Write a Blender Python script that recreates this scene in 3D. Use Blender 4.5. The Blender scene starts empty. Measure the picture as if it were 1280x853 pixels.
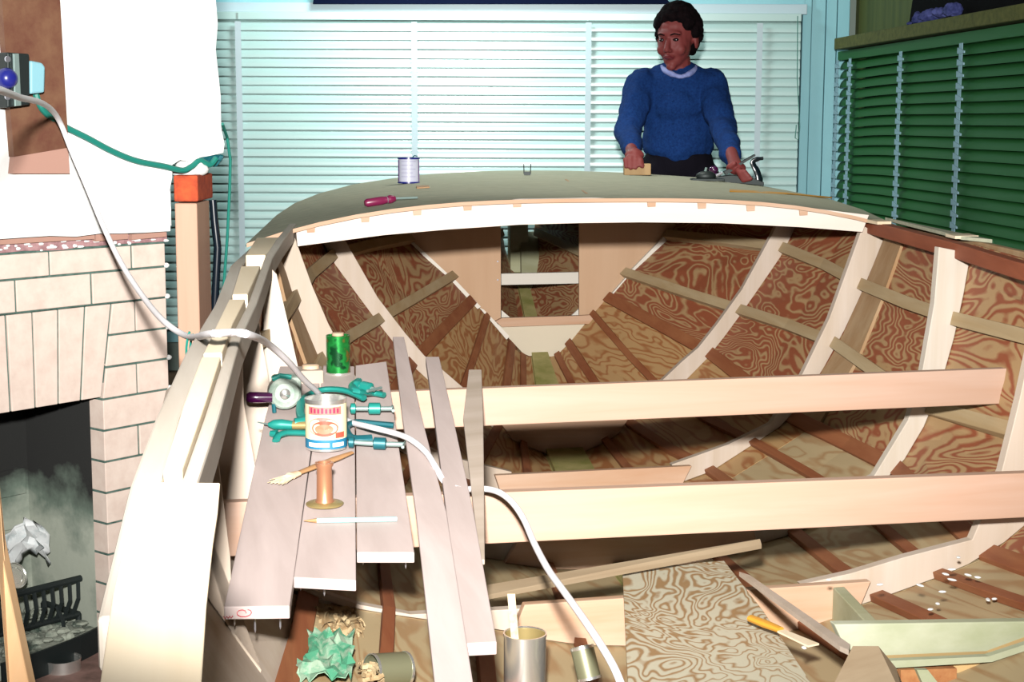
import bpy, math, random
from mathutils import Vector, Matrix
import numpy as np
random.seed(7)
# ------------------------------------------------------------------ camera
FPX, CAMH, PIT, ROL = 1950.0, 1.2, math.radians(8.0), 0.0035
V = Vector
C0 = V((0, 0, CAMH))
FW = V((0, math.cos(PIT), -math.sin(PIT)))
_R = V((1, 0, 0)); _U = _R.cross(FW)
RT = _R*math.cos(ROL) + _U*math.sin(ROL)
UP = -_R*math.sin(ROL) + _U*math.cos(ROL)
sc = bpy.context.scene
cd = bpy.data.cameras.new('camera'); cam = bpy.data.objects.new('camera', cd)
sc.collection.objects.link(cam); sc.camera = cam
cd.sensor_width = 36.0; cd.lens = 36.0*FPX/1280.0; cd.clip_start = 0.02
m = Matrix((RT, UP, -FW)).transposed().to_4x4(); m.translation = C0
cam.matrix_world = m
# ------------------------------------------------------------------ world, lights, exposure
w = bpy.data.worlds.new('world'); sc.world = w; w.use_nodes = True
w.node_tree.nodes['Background'].inputs[0].default_value = (0.55, 0.75, 0.85, 1)
w.node_tree.nodes['Background'].inputs[1].default_value = 0.015
sc.view_settings.view_transform = 'Standard'; sc.view_settings.look = 'None'
sc.view_settings.exposure = 0.0; sc.view_settings.gamma = 1.0
sc.view_settings.use_curve_mapping = False

def light(name, kind, loc, energy, col, size=0.05, target=None, **k):
    l = bpy.data.lights.new(name, kind); l.energy = energy; l.color = col
    if kind == 'AREA': l.size = size
    else: l.shadow_soft_size = size
    for a_, b_ in k.items(): setattr(l, a_, b_)
    o = bpy.data.objects.new(name, l); sc.collection.objects.link(o); o.location = loc
    if target is not None:
        o.rotation_euler = (V(target)-V(loc)).to_track_quat('-Z', 'Y').to_euler()
    return o
# flash bulb in a reflector beside and above the camera
light('flash', 'SPOT', (-0.04, 0.02, 1.44), 1650, (1.0, 0.965, 0.93), 0.045, (0.10, 5.5, 1.12),
      spot_size=math.radians(70), spot_blend=1.0)
# added area light out of view, brightens the blinds
light('window_lamp_light', 'AREA', (-0.35, 6.55, 2.33), 49, (0.88, 1.0, 0.98), 0.5, (-0.35, 7.35, 0.75))
light('ceiling_lamp_light', 'SPOT', (0.2, 5.1, 2.37), 75, (1.0, 0.98, 0.90), 0.10, (0.2, 5.1, 0), spot_size=math.radians(88), spot_blend=0.5)  # added spot out of view, lightens the deck

# ------------------------------------------------------------------ pixel to place
AN = math.radians(13)
FORE = V((-math.sin(AN), math.cos(AN), 0)); STB = V((math.cos(AN), math.sin(AN), 0)); ZZ = V((0, 0, 1))
def ray(x, y): return FW + RT*((x-640)/FPX) - UP*((y-426.5)/FPX)
def hit(x, y, n, d):
    r = ray(x, y); return C0 + r*((d-n.dot(C0))/n.dot(r))
def onS(x, y, s): return hit(x, y, FORE, s)
def onZ(x, y, z): return hit(x, y, ZZ, z)
def onY(x, y, Y): return hit(x, y, V((0, 1, 0)), Y)
def onP(x, y, z0, k, s0=2.5):                 # plane z = z0 + k*(s-s0)
    return hit(x, y, ZZ-FORE*k, z0-k*s0)
def W3(s, t, z): return FORE*s + STB*t + ZZ*z
def cen(s): return 1.287-0.132*(5.15-s)
def HB(s, b, z): return W3(s, cen(s)+b, z)
def DL(s): return float(np.interp(s, [.8, 1.2, 1.7, 2.15, 2.6, 3.25, 3.9, 4.5], [.05, .07, .10, .12, .13, .065, .03, 0]))
DW = [.12, .75, 1.1, 1.0, .7, .4, .2, 0]

# ------------------------------------------------------------------ mesh builder
class MB:
    def __init__(s): s.v = []; s.f = []
    def add(s, vs, fs):
        n = len(s.v); s.v += [V(p) for p in vs]; s.f += [tuple(i+n for i in f) for f in fs]; return s
    def prism(s, poly, off):
        n = len(poly); off = V(off); p = [V(q) for q in poly]
        nr = V((0, 0, 0))
        for i in range(n): nr += (p[i]-p[0]).cross(p[(i+1) % n]-p[0])
        if nr.dot(off) > 0: p = p[::-1]
        vs = p + [q+off for q in p]
        fs = [tuple(range(n)), tuple(range(2*n-1, n-1, -1))]
        fs += [((i+1) % n, i, i+n, (i+1) % n+n) for i in range(n)]
        return s.add(vs, fs)
    def box(s, c, ax, ay, az, sx, sy, sz):     # centre, axes, full sizes
        c, ax, ay, az = V(c), V(ax)*sx/2, V(ay)*sy/2, V(az)*sz/2
        return s.prism([c-ax-ay-az, c+ax-ay-az, c+ax+ay-az, c-ax+ay-az], az*2)
    def strip(s, secs, closed_ends=True):      # list of equal rings -> skin
        n = len(secs[0]); vs = [q for r in secs for q in r]; fs = []
        for i in range(len(secs)-1):
            for j in range(n):
                k = (j+1) % n
                fs.append((i*n+j, i*n+k, (i+1)*n+k, (i+1)*n+j))
        if closed_ends:
            fs.append(tuple(range(n-1, -1, -1))); fs.append(tuple((len(secs)-1)*n+j for j in range(n)))
        return s.add(vs, fs)
    def tube(s, pts, r, n=8, flat=1.0):
        pts = [V(p) for p in pts]; L = len(pts)
        rr = r if hasattr(r, '__len__') else [r]*L
        rings = []; prev = None
        for i, p in enumerate(pts):
            d = (pts[min(i+1, L-1)]-pts[max(i-1, 0)]).normalized()
            if prev is None:
                u = d.orthogonal().normalized()
                if abs(d.z) < 0.9: u = d.cross(ZZ).normalized()
            else: u = (prev-d*prev.dot(d)).normalized()
            prev = u; v = d.cross(u)
            rings.append([p+u*math.cos(6.28318*k/n)*rr[i]+v*math.sin(6.28318*k/n)*rr[i]*flat for k in range(n)])
        return s.strip(rings)
    def lathe(s, base, axis, prof, n=24, cap=(True, True)):
        base = V(base); d = V(axis).normalized(); u = d.orthogonal().normalized(); v = d.cross(u)
        rings = [[base+d*h+(u*math.cos(6.283185*k/n)+v*math.sin(6.283185*k/n))*r for k in range(n)] for r, h in prof]
        vs = [q for r in rings for q in r]; fs = []
        for i in range(len(rings)-1):
            for j in range(n):
                k = (j+1) % n; fs.append((i*n+j, i*n+k, (i+1)*n+k, (i+1)*n+j))
        if cap[0]: fs.append(tuple(range(n-1, -1, -1)))
        if cap[1]: fs.append(tuple((len(rings)-1)*n+j for j in range(n)))
        return s.add(vs, fs)
    def ell(s, c, r, rot=None, nu=16, nv=10):
        c = V(c); M = rot if rot else Matrix.Identity(3)
        vs = [c+M@V((0, 0, r[2]))]; fs = []
        for i in range(1, nv):
            th = math.pi*i/nv
            for j in range(nu):
                ph = 2*math.pi*j/nu
                vs.append(c+M@V((r[0]*math.sin(th)*math.cos(ph), r[1]*math.sin(th)*math.sin(ph), r[2]*math.cos(th))))
        vs.append(c+M@V((0, 0, -r[2])))
        for j in range(nu):
            k = (j+1) % nu; fs.append((0, 1+j, 1+k)); e = len(vs)-1; b = 1+(nv-2)*nu
            fs.append((e, b+k, b+j))
            for i in range(nv-2): fs.append((1+i*nu+j, 1+(i+1)*nu+j, 1+(i+1)*nu+k, 1+i*nu+k))
        return s.add(vs, fs)
    def capsule(s, a, b, ra, rb, n=12):
        a, b = V(a), V(b); d = b-a; L = d.length; d = d/L if L > 1e-6 else ZZ
        P, R_ = [], []
        for t in (-0.95, -0.6, 0): P.append(a+d*ra*t); R_.append(ra*math.sqrt(max(0.02, 1-t*t)))
        for t in (0, 0.6, 0.95): P.append(b+d*rb*t); R_.append(rb*math.sqrt(max(0.02, 1-t*t)))
        return s.tube(P, R_, n)

def finish(o, label=None, cat=None, group=None, kind=None):
    if label: o['label'] = label
    if cat: o['category'] = cat
    if group: o['group'] = group
    if kind: o['kind'] = kind
    return o
def worldloc(o):
    p = V((0, 0, 0))
    while o is not None: p = p+o.location; o = o.parent
    return p
def part(name, mb, mat, parent=None, smooth=False, bevel=0, label=None, kind=None):
    lo = V([min(q[i] for q in mb.v) for i in range(3)]); hi = V([max(q[i] for q in mb.v) for i in range(3)])
    org = V(((lo.x+hi.x)/2, (lo.y+hi.y)/2, lo.z))
    me = bpy.data.meshes.new(name); me.from_pydata([q-org for q in mb.v], [], mb.f); me.update()
    import bmesh
    b = bmesh.new(); b.from_mesh(me); bmesh.ops.recalc_face_normals(b, faces=b.faces); b.to_mesh(me); b.free()
    if smooth:
        me.polygons.foreach_set('use_smooth', [True]*len(me.polygons))
        try: me.set_sharp_from_angle(angle=math.radians(42))
        except Exception: pass
    if mat: me.materials.append(mat)
    o = bpy.data.objects.new(name, me); sc.collection.objects.link(o)
    o.parent = parent; o.location = org-worldloc(parent)
    if bevel:
        bv = o.modifiers.new('bevel', 'BEVEL'); bv.width = bevel; bv.segments = 2; bv.limit_method = 'ANGLE'
    if label: o['label'] = label
    if kind: o['kind'] = kind
    return o
def thing(name, label, cat, loc, group=None, kind=None):
    o = bpy.data.objects.new(name, None); sc.collection.objects.link(o); o.location = V(loc); o.empty_display_size = 0.05
    return finish(o, label, cat, group, kind)
def solo(name, mb, mat, label, cat, group=None, **k):
    return finish(part(name, mb, mat, None, **k), label, cat, group)
def struct(name, mb, mat, **k):
    return finish(part(name, mb, mat, None, **k), kind='structure')

# ------------------------------------------------------------------ materials
KA = 0.6                                  # darker woods, stronger flash: deeper shadows
def mat(name, col, rough=0.6, metal=0.0, spec=0.5, build=None, coat=0.0):
    m_ = bpy.data.materials.new(name); m_.use_nodes = True; nt = m_.node_tree
    p = nt.nodes['Principled BSDF']
    col = tuple(c_*KA for c_ in col) if metal < .8 else col
    p.inputs['Base Color'].default_value = (*col, 1); p.inputs['Roughness'].default_value = rough
    p.inputs['Metallic'].default_value = metal; p.inputs['Specular IOR Level'].default_value = spec
    p.inputs['Coat Weight'].default_value = coat
    if build: build(nt, p)
    return m_
def N(nt, t, **k):
    n = nt.nodes.new(t)
    for a_, b_ in k.items():
        if a_ in n.inputs.keys(): n.inputs[a_].default_value = b_
        else: setattr(n, a_, b_)
    return n
def coords(nt, ang=0.0, scale=(1, 1, 1), kind='Object', vertical=False):
    tc = N(nt, 'ShaderNodeTexCoord'); oi = N(nt, 'ShaderNodeObjectInfo')
    ad = N(nt, 'ShaderNodeVectorMath', operation='ADD')
    sc_ = N(nt, 'ShaderNodeVectorMath', operation='SCALE'); 
    cb = N(nt, 'ShaderNodeCombineXYZ')
    for i_ in range(3): nt.links.new(oi.outputs['Random'], cb.inputs[i_])
    nt.links.new(cb.outputs[0], sc_.inputs[0]); sc_.inputs['Scale'].default_value = 13.0
    r0 = N(nt, 'ShaderNodeMapping', vector_type='POINT'); r0.inputs['Rotation'].default_value = (0, 0, -ang)
    mp = N(nt, 'ShaderNodeMapping', vector_type='POINT'); mp.inputs['Scale'].default_value = scale
    nt.links.new(tc.outputs[kind], r0.inputs[0]); nt.links.new(r0.outputs[0], mp.inputs[0])
    nt.links.new(mp.outputs[0], ad.inputs[0]); nt.links.new(sc_.outputs[0], ad.inputs[1])
    return ad.outputs[0]
def ramp(nt, fac, stops, interp='LINEAR'):
    r = N(nt, 'ShaderNodeValToRGB'); r.color_ramp.interpolation = interp
    e = r.color_ramp.elements
    while len(e) < len(stops): e.new(0.5)
    for i, (p_, c_) in enumerate(stops): e[i].position = p_; e[i].color = (*(q_*KA for q_ in c_), 1)
    nt.links.new(fac, r.inputs[0]); return r.outputs[0]
def bump(nt, p, fac, strength=0.2, dist=0.002):
    b = N(nt, 'ShaderNodeBump'); b.inputs['Strength'].default_value = strength; b.inputs['Distance'].default_value = dist
    nt.links.new(fac, b.inputs['Height']); nt.links.new(b.outputs[0], p.inputs['Normal'])
# direction scales: long axis of the grain gets the small number
def wood(name, c1, c2, ang=0.0, axis='x', rough=0.65, fine=60, contrast=(0.3, 0.75)):
    def bd(nt, p):
        s_ = {'x': (1.2, fine/3, fine/3), 'y': (fine/3, 1.2, fine/3), 'z': (fine/3, fine/3, 1.2)}[axis]
        co = coords(nt, ang, s_)
        n1 = N(nt, 'ShaderNodeTexNoise', Scale=1.0, Detail=5.0, Roughness=0.6, Distortion=0.4)
        nt.links.new(co, n1.inputs['Vector'])
        nt.links.new(ramp(nt, n1.outputs['Fac'], [(contrast[0], c2), (contrast[1], c1)]), p.inputs['Base Color'])
        bump(nt, p, n1.outputs['Fac'], 0.15, 0.001)
    return mat(name, c1, rough, spec=0.3, build=bd)
def ply(name, c1, c2, scale=3.0, bands=9.0, stretch=2.2, ang=AN, mid=0.5, glue=None):
    """rotary cut fir plywood: contour lines of a stretched noise"""
    def bd(nt, p):
        co = coords(nt, ang, (1.0, 1.0/stretch, 1.0))
        n1 = N(nt, 'ShaderNodeTexNoise', Scale=scale, Detail=3.0, Roughness=0.5, Distortion=0.55)
        nt.links.new(co, n1.inputs['Vector'])
        mu = N(nt, 'ShaderNodeMath', operation='MULTIPLY'); mu.inputs[1].default_value = bands*2
        nt.links.new(n1.outputs['Fac'], mu.inputs[0])
        n2 = N(nt, 'ShaderNodeTexNoise', Scale=14.0, Detail=4.0, Roughness=0.7)
        nt.links.new(co, n2.inputs['Vector'])
        m2 = N(nt, 'ShaderNodeMath', operation='MULTIPLY_ADD'); m2.inputs[1].default_value = 0.7
        nt.links.new(n2.outputs['Fac'], m2.inputs[0]); nt.links.new(mu.outputs[0], m2.inputs[2])
        pp = N(nt, 'ShaderNodeMath', operation='PINGPONG'); pp.inputs[1].default_value = 0.5
        nt.links.new(m2.outputs[0], pp.inputs[0])
        x2 = N(nt, 'ShaderNodeMath', operation='MULTIPLY'); x2.inputs[1].default_value = 2.0
        nt.links.new(pp.outputs[0], x2.inputs[0])
        # large scale variation of how much dark grain there is
        n3 = N(nt, 'ShaderNodeTexNoise', Scale=2.0, Detail=1.0); nt.links.new(co, n3.inputs['Vector'])
        m3 = N(nt, 'ShaderNodeMath', operation='MULTIPLY_ADD'); m3.inputs[1].default_value = 0.9; m3.inputs[2].default_value = -0.45
        nt.links.new(n3.outputs['Fac'], m3.inputs[0])
        ad = N(nt, 'ShaderNodeMath', operation='ADD'); nt.links.new(x2.outputs[0], ad.inputs[0]); nt.links.new(m3.outputs[0], ad.inputs[1])
        col = ramp(nt, ad.outputs[0], [(mid-0.22, c2), (mid+0.22, c1)])
        nt.links.new(col, p.inputs['Base Color'])
        bump(nt, p, x2.outputs[0], 0.1, 0.001)
    return mat(name, c1, 0.55, spec=0.3, build=bd)
def speckle(name, c1, c2, scale=80, rough=0.8, lo=0.35, hi=0.65, detail=6.0, stretch=(1, 1, 1), bmp=0.3, metal=0.0):
    def bd(nt, p):
        co = coords(nt, 0, stretch)
        n1 = N(nt, 'ShaderNodeTexNoise', Scale=float(scale), Detail=detail, Roughness=0.65); nt.links.new(co, n1.inputs['Vector'])
        nt.links.new(ramp(nt, n1.outputs['Fac'], [(lo, c2), (hi, c1)]), p.inputs['Base Color'])
        bump(nt, p, n1.outputs['Fac'], bmp, 0.002)
    return mat(name, c1, rough, metal, 0.3, bd)

M = {}
PINE1, PINE2 = (0.92, 0.74, 0.55), (0.74, 0.50, 0.32)
M['beam'] = wood('pine_across', (0.64, 0.45, 0.35), (0.56, 0.35, 0.24), AN, 'x')
M['frame'] = wood('pale_frame_wood', (0.68, 0.58, 0.49), (0.58, 0.47, 0.36), 0, 'z')
M['frame_white'] = wood('primed_frame_wood', (0.72, 0.66, 0.58), (0.62, 0.54, 0.43), 0, 'z')
M['deckbeam'] = wood('pale_pine_beam', (0.95, 0.86, 0.78), (0.88, 0.76, 0.66), AN, 'x')
M['stringer'] = wood('stringer_wood', (0.58, 0.46, 0.28), (0.46, 0.32, 0.16), AN, 'y')
M['chine'] = wood('reddish_batten_wood', (0.42, 0.17, 0.07), (0.27, 0.075, 0.028), AN, 'y')
M['clamp'] = wood('red_brown_sheer_wood', (0.42, 0.13, 0.06), (0.28, 0.07, 0.03), AN, 'y')
M['rail'] = wood('weathered_rail_wood', (0.58, 0.53, 0.46), (0.44, 0.38, 0.31), AN, 'y')
M['block'] = wood('cream_block_wood', (0.92, 0.80, 0.60), (0.84, 0.68, 0.46), AN, 'y')
M['grey'] = wood('grey_board_wood', (0.66, 0.55, 0.52), (0.50, 0.41, 0.38), AN, 'y', fine=40)
M['greyx'] = wood('grey_board_wood_across', (0.60, 0.50, 0.42), (0.42, 0.34, 0.26), 0.4, 'x', fine=40)
M['endgrain'] = speckle('sawn_end', (0.85, 0.62, 0.42), (0.70, 0.48, 0.32), 60, 0.8)
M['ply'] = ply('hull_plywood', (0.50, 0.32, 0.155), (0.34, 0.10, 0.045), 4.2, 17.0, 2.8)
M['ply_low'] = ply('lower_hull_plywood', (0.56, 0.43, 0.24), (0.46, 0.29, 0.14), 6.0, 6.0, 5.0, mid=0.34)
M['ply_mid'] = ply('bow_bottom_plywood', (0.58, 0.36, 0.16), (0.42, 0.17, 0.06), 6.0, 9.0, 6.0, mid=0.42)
M['ply_bulk'] = wood('bulkhead_plywood', (0.66, 0.45, 0.29), (0.58, 0.37, 0.22), 0, 'z', fine=30)
M['old'] = wood('dark_old_wood', (.36, .28, .18), (.24, .17, .10), .4, 'x')  # dark wood tone; on the long batten it stands for beam shade
M['ply_grey'] = ply('loose_plywood', (0.60, 0.56, 0.42), (0.36, 0.22, 0.10), 5.5, 16.0, 1.4, mid=0.36)
M['ply_olive'] = ply('olive_plywood', (.42, .36, .15), (.28, .20, .08), 5.0, 8.0, 1.3, mid=.3)
M['redply'] = speckle('orange_brown_ply', (.55, .26, .10), (.38, .12, .04), 30)
M['strap'] = wood('strap_wood', (0.50, 0.35, 0.20), (0.38, 0.22, 0.10), 0, 'z')
M['green_wood'] = wood('greenish_plank_wood', (0.58, 0.60, 0.42), (0.42, 0.42, 0.24), 0, 'x', fine=35)
M['keel'] = speckle('stained_keelson', (0.55, 0.48, 0.20), (0.30, 0.30, 0.08), 9, 0.6, 0.35, 0.65)
M['deck'] = speckle('dusty_deck_plywood', (0.52, 0.52, 0.38), (0.36, 0.38, 0.28), 60, 0.9, 0.3, 0.7, stretch=(0.35, 1, 1))
M['blind'] = mat('white_enamel_slats', (0.62, 0.89, 0.86), 0.3, 0.0, 0.9)
M['tape'] = mat('white_cotton_tape', (0.66, 0.80, 0.86), 0.9)
M['gblind'] = mat('green_enamel_slats', (0.03, 0.17, 0.042), 0.5, 0.0, 0.15)  # dimness of the right wall is put into this dark green
M['gtape'] = mat('pale_blue_tape', (0.36, 0.60, 0.70), 0.9)
M['trimw'] = wood('pale_blue_painted_boards', (0.42, 0.86, 0.95), (0.34, 0.76, 0.86), 0, 'z', rough=0.5, fine=20)
M['trimtop'] = mat('white_painted_casing', (0.62, 0.82, 0.90), 0.4)
M['olive'] = wood('olive_panelling', (0.17, 0.20, 0.05), (0.08, 0.11, 0.03), 0, 'z', fine=50)
M['oliverail'] = speckle('olive_painted_rail', (0.17, 0.18, 0.045), (0.10, 0.11, 0.03), 40)
M['dark'] = mat('dark_blue_cloth', (0.004, 0.008, 0.03), 0.95, spec=.05)
M['black'] = mat('black_void_paint', (0.004, 0.004, 0.005), 0.95, spec=0.1)
M['plaster'] = speckle('white_plaster', (0.93, 0.94, 0.92), (0.84, 0.88, 0.86), 9, 0.9, 0.35, 0.6, bmp=0.5)
M['brick'] = speckle('pinkish_cream_brick', (0.80, 0.67, 0.58), (0.70, 0.56, 0.48), 26, 0.85, 0.3, 0.62, bmp=0.25)
M['mortar'] = speckle('dark_green_grey_mortar', (0.12, 0.20, 0.17), (0.05, 0.10, 0.08), 60, 0.95)
M['redbrick'] = speckle('red_clay_brick', (0.62, 0.10, 0.03), (0.36, 0.05, 0.02), 40, 0.9)
M['mauve'] = speckle('mauve_mortar_edge', (0.50, 0.30, 0.30), (0.30, 0.16, 0.17), 60, 0.9)
M['post'] = wood('rough_pink_post', (0.66, 0.42, 0.30), (0.52, 0.30, 0.20), 0, 'z', fine=40)
M['brownboard'] = speckle('brown_painted_board', (0.20, 0.10, 0.055), (0.13, 0.045, 0.028), 14, 0.6)
M['pinkboard'] = mat('bare_pink_board', (0.46, 0.26, 0.20), 0.8)
M['floor'] = wood('floor_boards', (0.20, 0.12, 0.07), (0.10, 0.06, 0.035), 0, 'y', fine=40)
M['ceil'] = mat('ceiling_paint', (0.5, 0.55, 0.52), 0.9)
M['wallp'] = mat('wall_paint', (0.30, 0.38, 0.34), 0.9)
M['white_cord'] = mat('white_rubber_cord', (0.86, 0.84, 0.86), 0.5)
M['green_cord'] = mat('green_rubber_cord', (0.01, 0.22, 0.17), 0.5)
M['black_cord'] = mat('black_rubber_hose', (0.006, 0.012, 0.02), 0.25)
M['tin'] = mat('tinplate', (0.78, 0.78, 0.74), 0.25, 0.9)
M['tin_gold'] = mat('lacquered_tin', (0.62, 0.48, 0.20), 0.35, 0.6)
M['tin_dark'] = mat('dull_dark_tin', (0.30, 0.30, 0.18), 0.4, 0.5)
M['copper'] = mat('copper_pipe', (0.65, 0.30, 0.16), 0.35, 0.6)
M['steel'] = mat('grey_steel', (0.40, 0.55, 0.52), 0.35, 0.6)
M['iron'] = mat('black_iron', (0.025, 0.035, 0.035), 0.5, 0.5)
M['nail'] = mat('bright_nail_steel', (0.6, 0.62, 0.7), 0.3, 0.9)
M['teal'] = mat('teal_enamelled_iron', (0.015, 0.30, 0.25), 0.4, 0.2)
M['teal2'] = mat('dark_teal_enamel', (0.01, 0.14, 0.17), 0.4, 0.3)
M['purple'] = mat('dark_purple_handle', (0.055, 0.004, 0.05), 0.22, 0.0, 0.7, coat=0.5)
M['magenta'] = mat('magenta_plastic', (0.22, 0.012, 0.07), 0.35)
M['glassy'] = speckle('greyish_cast_metal', (0.45, 0.50, 0.44), (0.25, 0.34, 0.28), 50, 0.5)
M['paper'] = mat('cream_paper_label', (0.90, 0.82, 0.50), 0.7)
M['news'] = speckle('crumpled_newsprint', (0.80, 0.84, 0.84), (0.45, 0.55, 0.56), 30, 0.9, 0.3, 0.5)
M['ltblue'] = mat('pale_blue_enamel_box', (0.25, 0.52, 0.60), 0.5)
M['dkblue'] = mat('dark_blue_plastic', (0.015, 0.02, 0.22), 0.3)
M['cyan'] = mat('pale_cyan_paint', (0.40, 0.82, 0.80), 0.5)
M['bristle'] = speckle('cream_bristles', (0.85, 0.72, 0.50), (0.60, 0.45, 0.28), 90, 0.9)
M['handle'] = wood('varnished_handle_wood', (0.55, 0.33, 0.16), (0.40, 0.20, 0.08), 0, 'x')
M['orange'] = mat('orange_painted_handle', (0.72, 0.34, 0.03), 0.5)
M['shaving'] = speckle('pale_wood_shavings', (0.60, 0.48, 0.28), (0.35, 0.22, 0.10), 30, 0.8)
M['greenpaper'] = speckle('green_printed_paper', (0.10, 0.42, 0.24), (0.45, 0.62, 0.45), 25, 0.8, 0.42, 0.56)
M['skin'] = mat('skin', (0.235, 0.044, 0.042), 0.6, spec=0.3)
M['lip'] = mat('lips', (0.16, 0.012, 0.02), 0.4)
M['eye'] = mat('dark_eyes', (0.015, 0.008, 0.01), 0.25)
M['hair'] = speckle('dark_curly_hair', (0.010, 0.005, 0.006), (0.003, 0.002, 0.003), 60, 0.9, bmp=1.0); M['hair'].node_tree.nodes['Principled BSDF'].inputs['Specular IOR Level'].default_value = .05
M['sweater'] = speckle('blue_wool_knit', (0.011, 0.052, 0.21), (0.006, 0.028, 0.13), 130, 0.95, bmp=0.6); M['sweater'].node_tree.nodes['Principled BSDF'].inputs['Specular IOR Level'].default_value = .1
M['trouser'] = mat('black_trousers', (0.006, 0.005, 0.010), 0.9, spec=.08)
M['collar'] = speckle('pale_blue_shirt_collar', (0.40, 0.46, 0.85), (0.25, 0.30, 0.65), 40, 0.9)
M['cloth'] = speckle('blue_white_cloth', (0.10, 0.12, 0.36), (0.02, 0.03, 0.14), 26, 0.9)
M['glass'] = mat('lamp_glass', (0.9, 0.9, 0.85), 0.3)
def soot(nt, p):
    tc = N(nt, 'ShaderNodeNewGeometry'); sx = N(nt, 'ShaderNodeSeparateXYZ'); nt.links.new(tc.outputs['Position'], sx.inputs[0])
    n1 = N(nt, 'ShaderNodeTexNoise', Scale=7.0, Detail=5.0, Roughness=0.6); nt.links.new(tc.outputs['Position'], n1.inputs['Vector'])
    mr = N(nt, 'ShaderNodeMapRange'); mr.inputs['From Min'].default_value = 0.30; mr.inputs['From Max'].default_value = 0.56
    nt.links.new(sx.outputs[2], mr.inputs['Value'])
    ad = N(nt, 'ShaderNodeMath', operation='ADD'); nt.links.new(mr.outputs[0], ad.inputs[0]); nt.links.new(n1.outputs['Fac'], ad.inputs[1])
    nt.links.new(ramp(nt, ad.outputs[0], [(0.50, (0.42, 0.46, 0.38)), (0.72, (0.14, 0.19, 0.15)), (0.95, (0.008, 0.009, 0.008))]), p.inputs['Base Color'])
    bump(nt, p, n1.outputs['Fac'], 0.5, 0.006)
M['soot'] = mat('sooty_firebrick', (0.2, 0.2, 0.2), 0.95, build=soot)
def soot2(nt, p):
    tc = N(nt, 'ShaderNodeNewGeometry')
    n1 = N(nt, 'ShaderNodeTexNoise', Scale=16.0, Detail=6.0, Roughness=0.65); nt.links.new(tc.outputs['Position'], n1.inputs['Vector'])
    nt.links.new(ramp(nt, n1.outputs['Fac'], [(0.40, (0.05, 0.08, 0.06)), (0.55, (0.40, 0.44, 0.36))]), p.inputs['Base Color'])
    bump(nt, p, n1.outputs['Fac'], 0.8, 0.01)
M['ash'] = mat('grey_ash', (0.3, 0.3, 0.3), 0.95, build=soot2)

# ------------------------------------------------------------------ setting
YB = 7.4
CX, CY = 1.555, YB                       # far right corner of the room
RD = V((0.077, -1, 0)).normalized()      # right wall, running towards the camera
RN = V((-RD.y, RD.x, 0)) * -1            # into the room
if RN.x > 0: RN = -RN
X, Y = V((1, 0, 0)), V((0, 1, 0))
def onR(x, y, off=0.0):                  # on the right wall plane
    base = V((CX, CY, 0)) + RN*off
    return hit(x, y, RN, RN.dot(base))
b = MB(); b.box((0, 4, -0.05), X, Y, ZZ, 6.4, 9.6, 0.1); struct('floor', b, M['floor'])
b = MB(); b.box((0, 4, 2.55), X, Y, ZZ, 6.4, 9.6, 0.1); struct('ceiling', b, M['ceil'])
b = MB(); b.box((-0.6, YB+0.12, 1.25), X, Y, ZZ, 5.4, 0.1, 2.5); struct('wall_back', b, M['wallp'])
b = MB(); b.box(V((CX, CY, 1.25))+RD*4-RN*0.10, RD, RN, ZZ, 8.6, 0.08, 2.5); struct('wall_right', b, M['olive'])
b = MB(); b.box((-2.6, 4, 1.25), X, Y, ZZ, 0.1, 8, 2.5); struct('wall_left', b, M['wallp'])
b = MB(); b.box((0, -0.75, 1.25), X, Y, ZZ, 6, 0.1, 2.5); struct('wall_front', b, M['wallp'])
# pale boards right of the window
edges = [1000, 1012, 1030, 1044, 1060]
for i in range(4):
    p0, p1 = onY(edges[i], 100, YB), onY(edges[i+1], 100, YB)
    b = MB(); b.box(((p0.x+p1.x)/2, YB+0.02-(0.012 if i == 0 else 0), 1.25), X, Y, ZZ, p1.x-p0.x-0.004, 0.05, 2.48)
    struct('trim_%d' % (i+1), b, M['trimw'], bevel=0.003)
# window casing above the blind
z0, z1 = onY(600, 17, YB-0.03).z, onY(600, 4, YB-0.03).z
b = MB(); b.box((-0.3, YB-0.01, (z0+z1)/2), X, Y, ZZ, 3.32, 0.07, z1-z0); struct('trim_5', b, M['trimtop'], bevel=0.003)
b = MB(); b.box((-0.3, YB+0.02, 0.18), X, Y, ZZ, 3.32, 0.12, 0.05); struct('trim_6', b, M['trimw'])
b = MB(); b.box((-0.3, YB+0.06, 1.0), X, Y, ZZ, 3.3, 0.02, 1.6); struct('window_1', b, M['black'])
b = MB()
p0, p1 = onY(392, 2, YB-0.06), onY(832, 2, YB-0.06)
b.prism([p0+V((0, 0, -0.012)), p1+V((0.02, 0, -0.012)), p1+V((-0.22, 0, 0.3)), p0+V((0.05, 0, 0.3))], (0, -0.03, 0))
solo('valance', b, M['dark'], 'dark blue cloth valance hanging at the top of the window wall', 'curtain')
b = MB()
b.box((-0.3, YB+0.0, z1+0.2), X, Y, ZZ, 3.3, 0.04, 0.4); struct('trim_7', b, M['trimw'])

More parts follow.
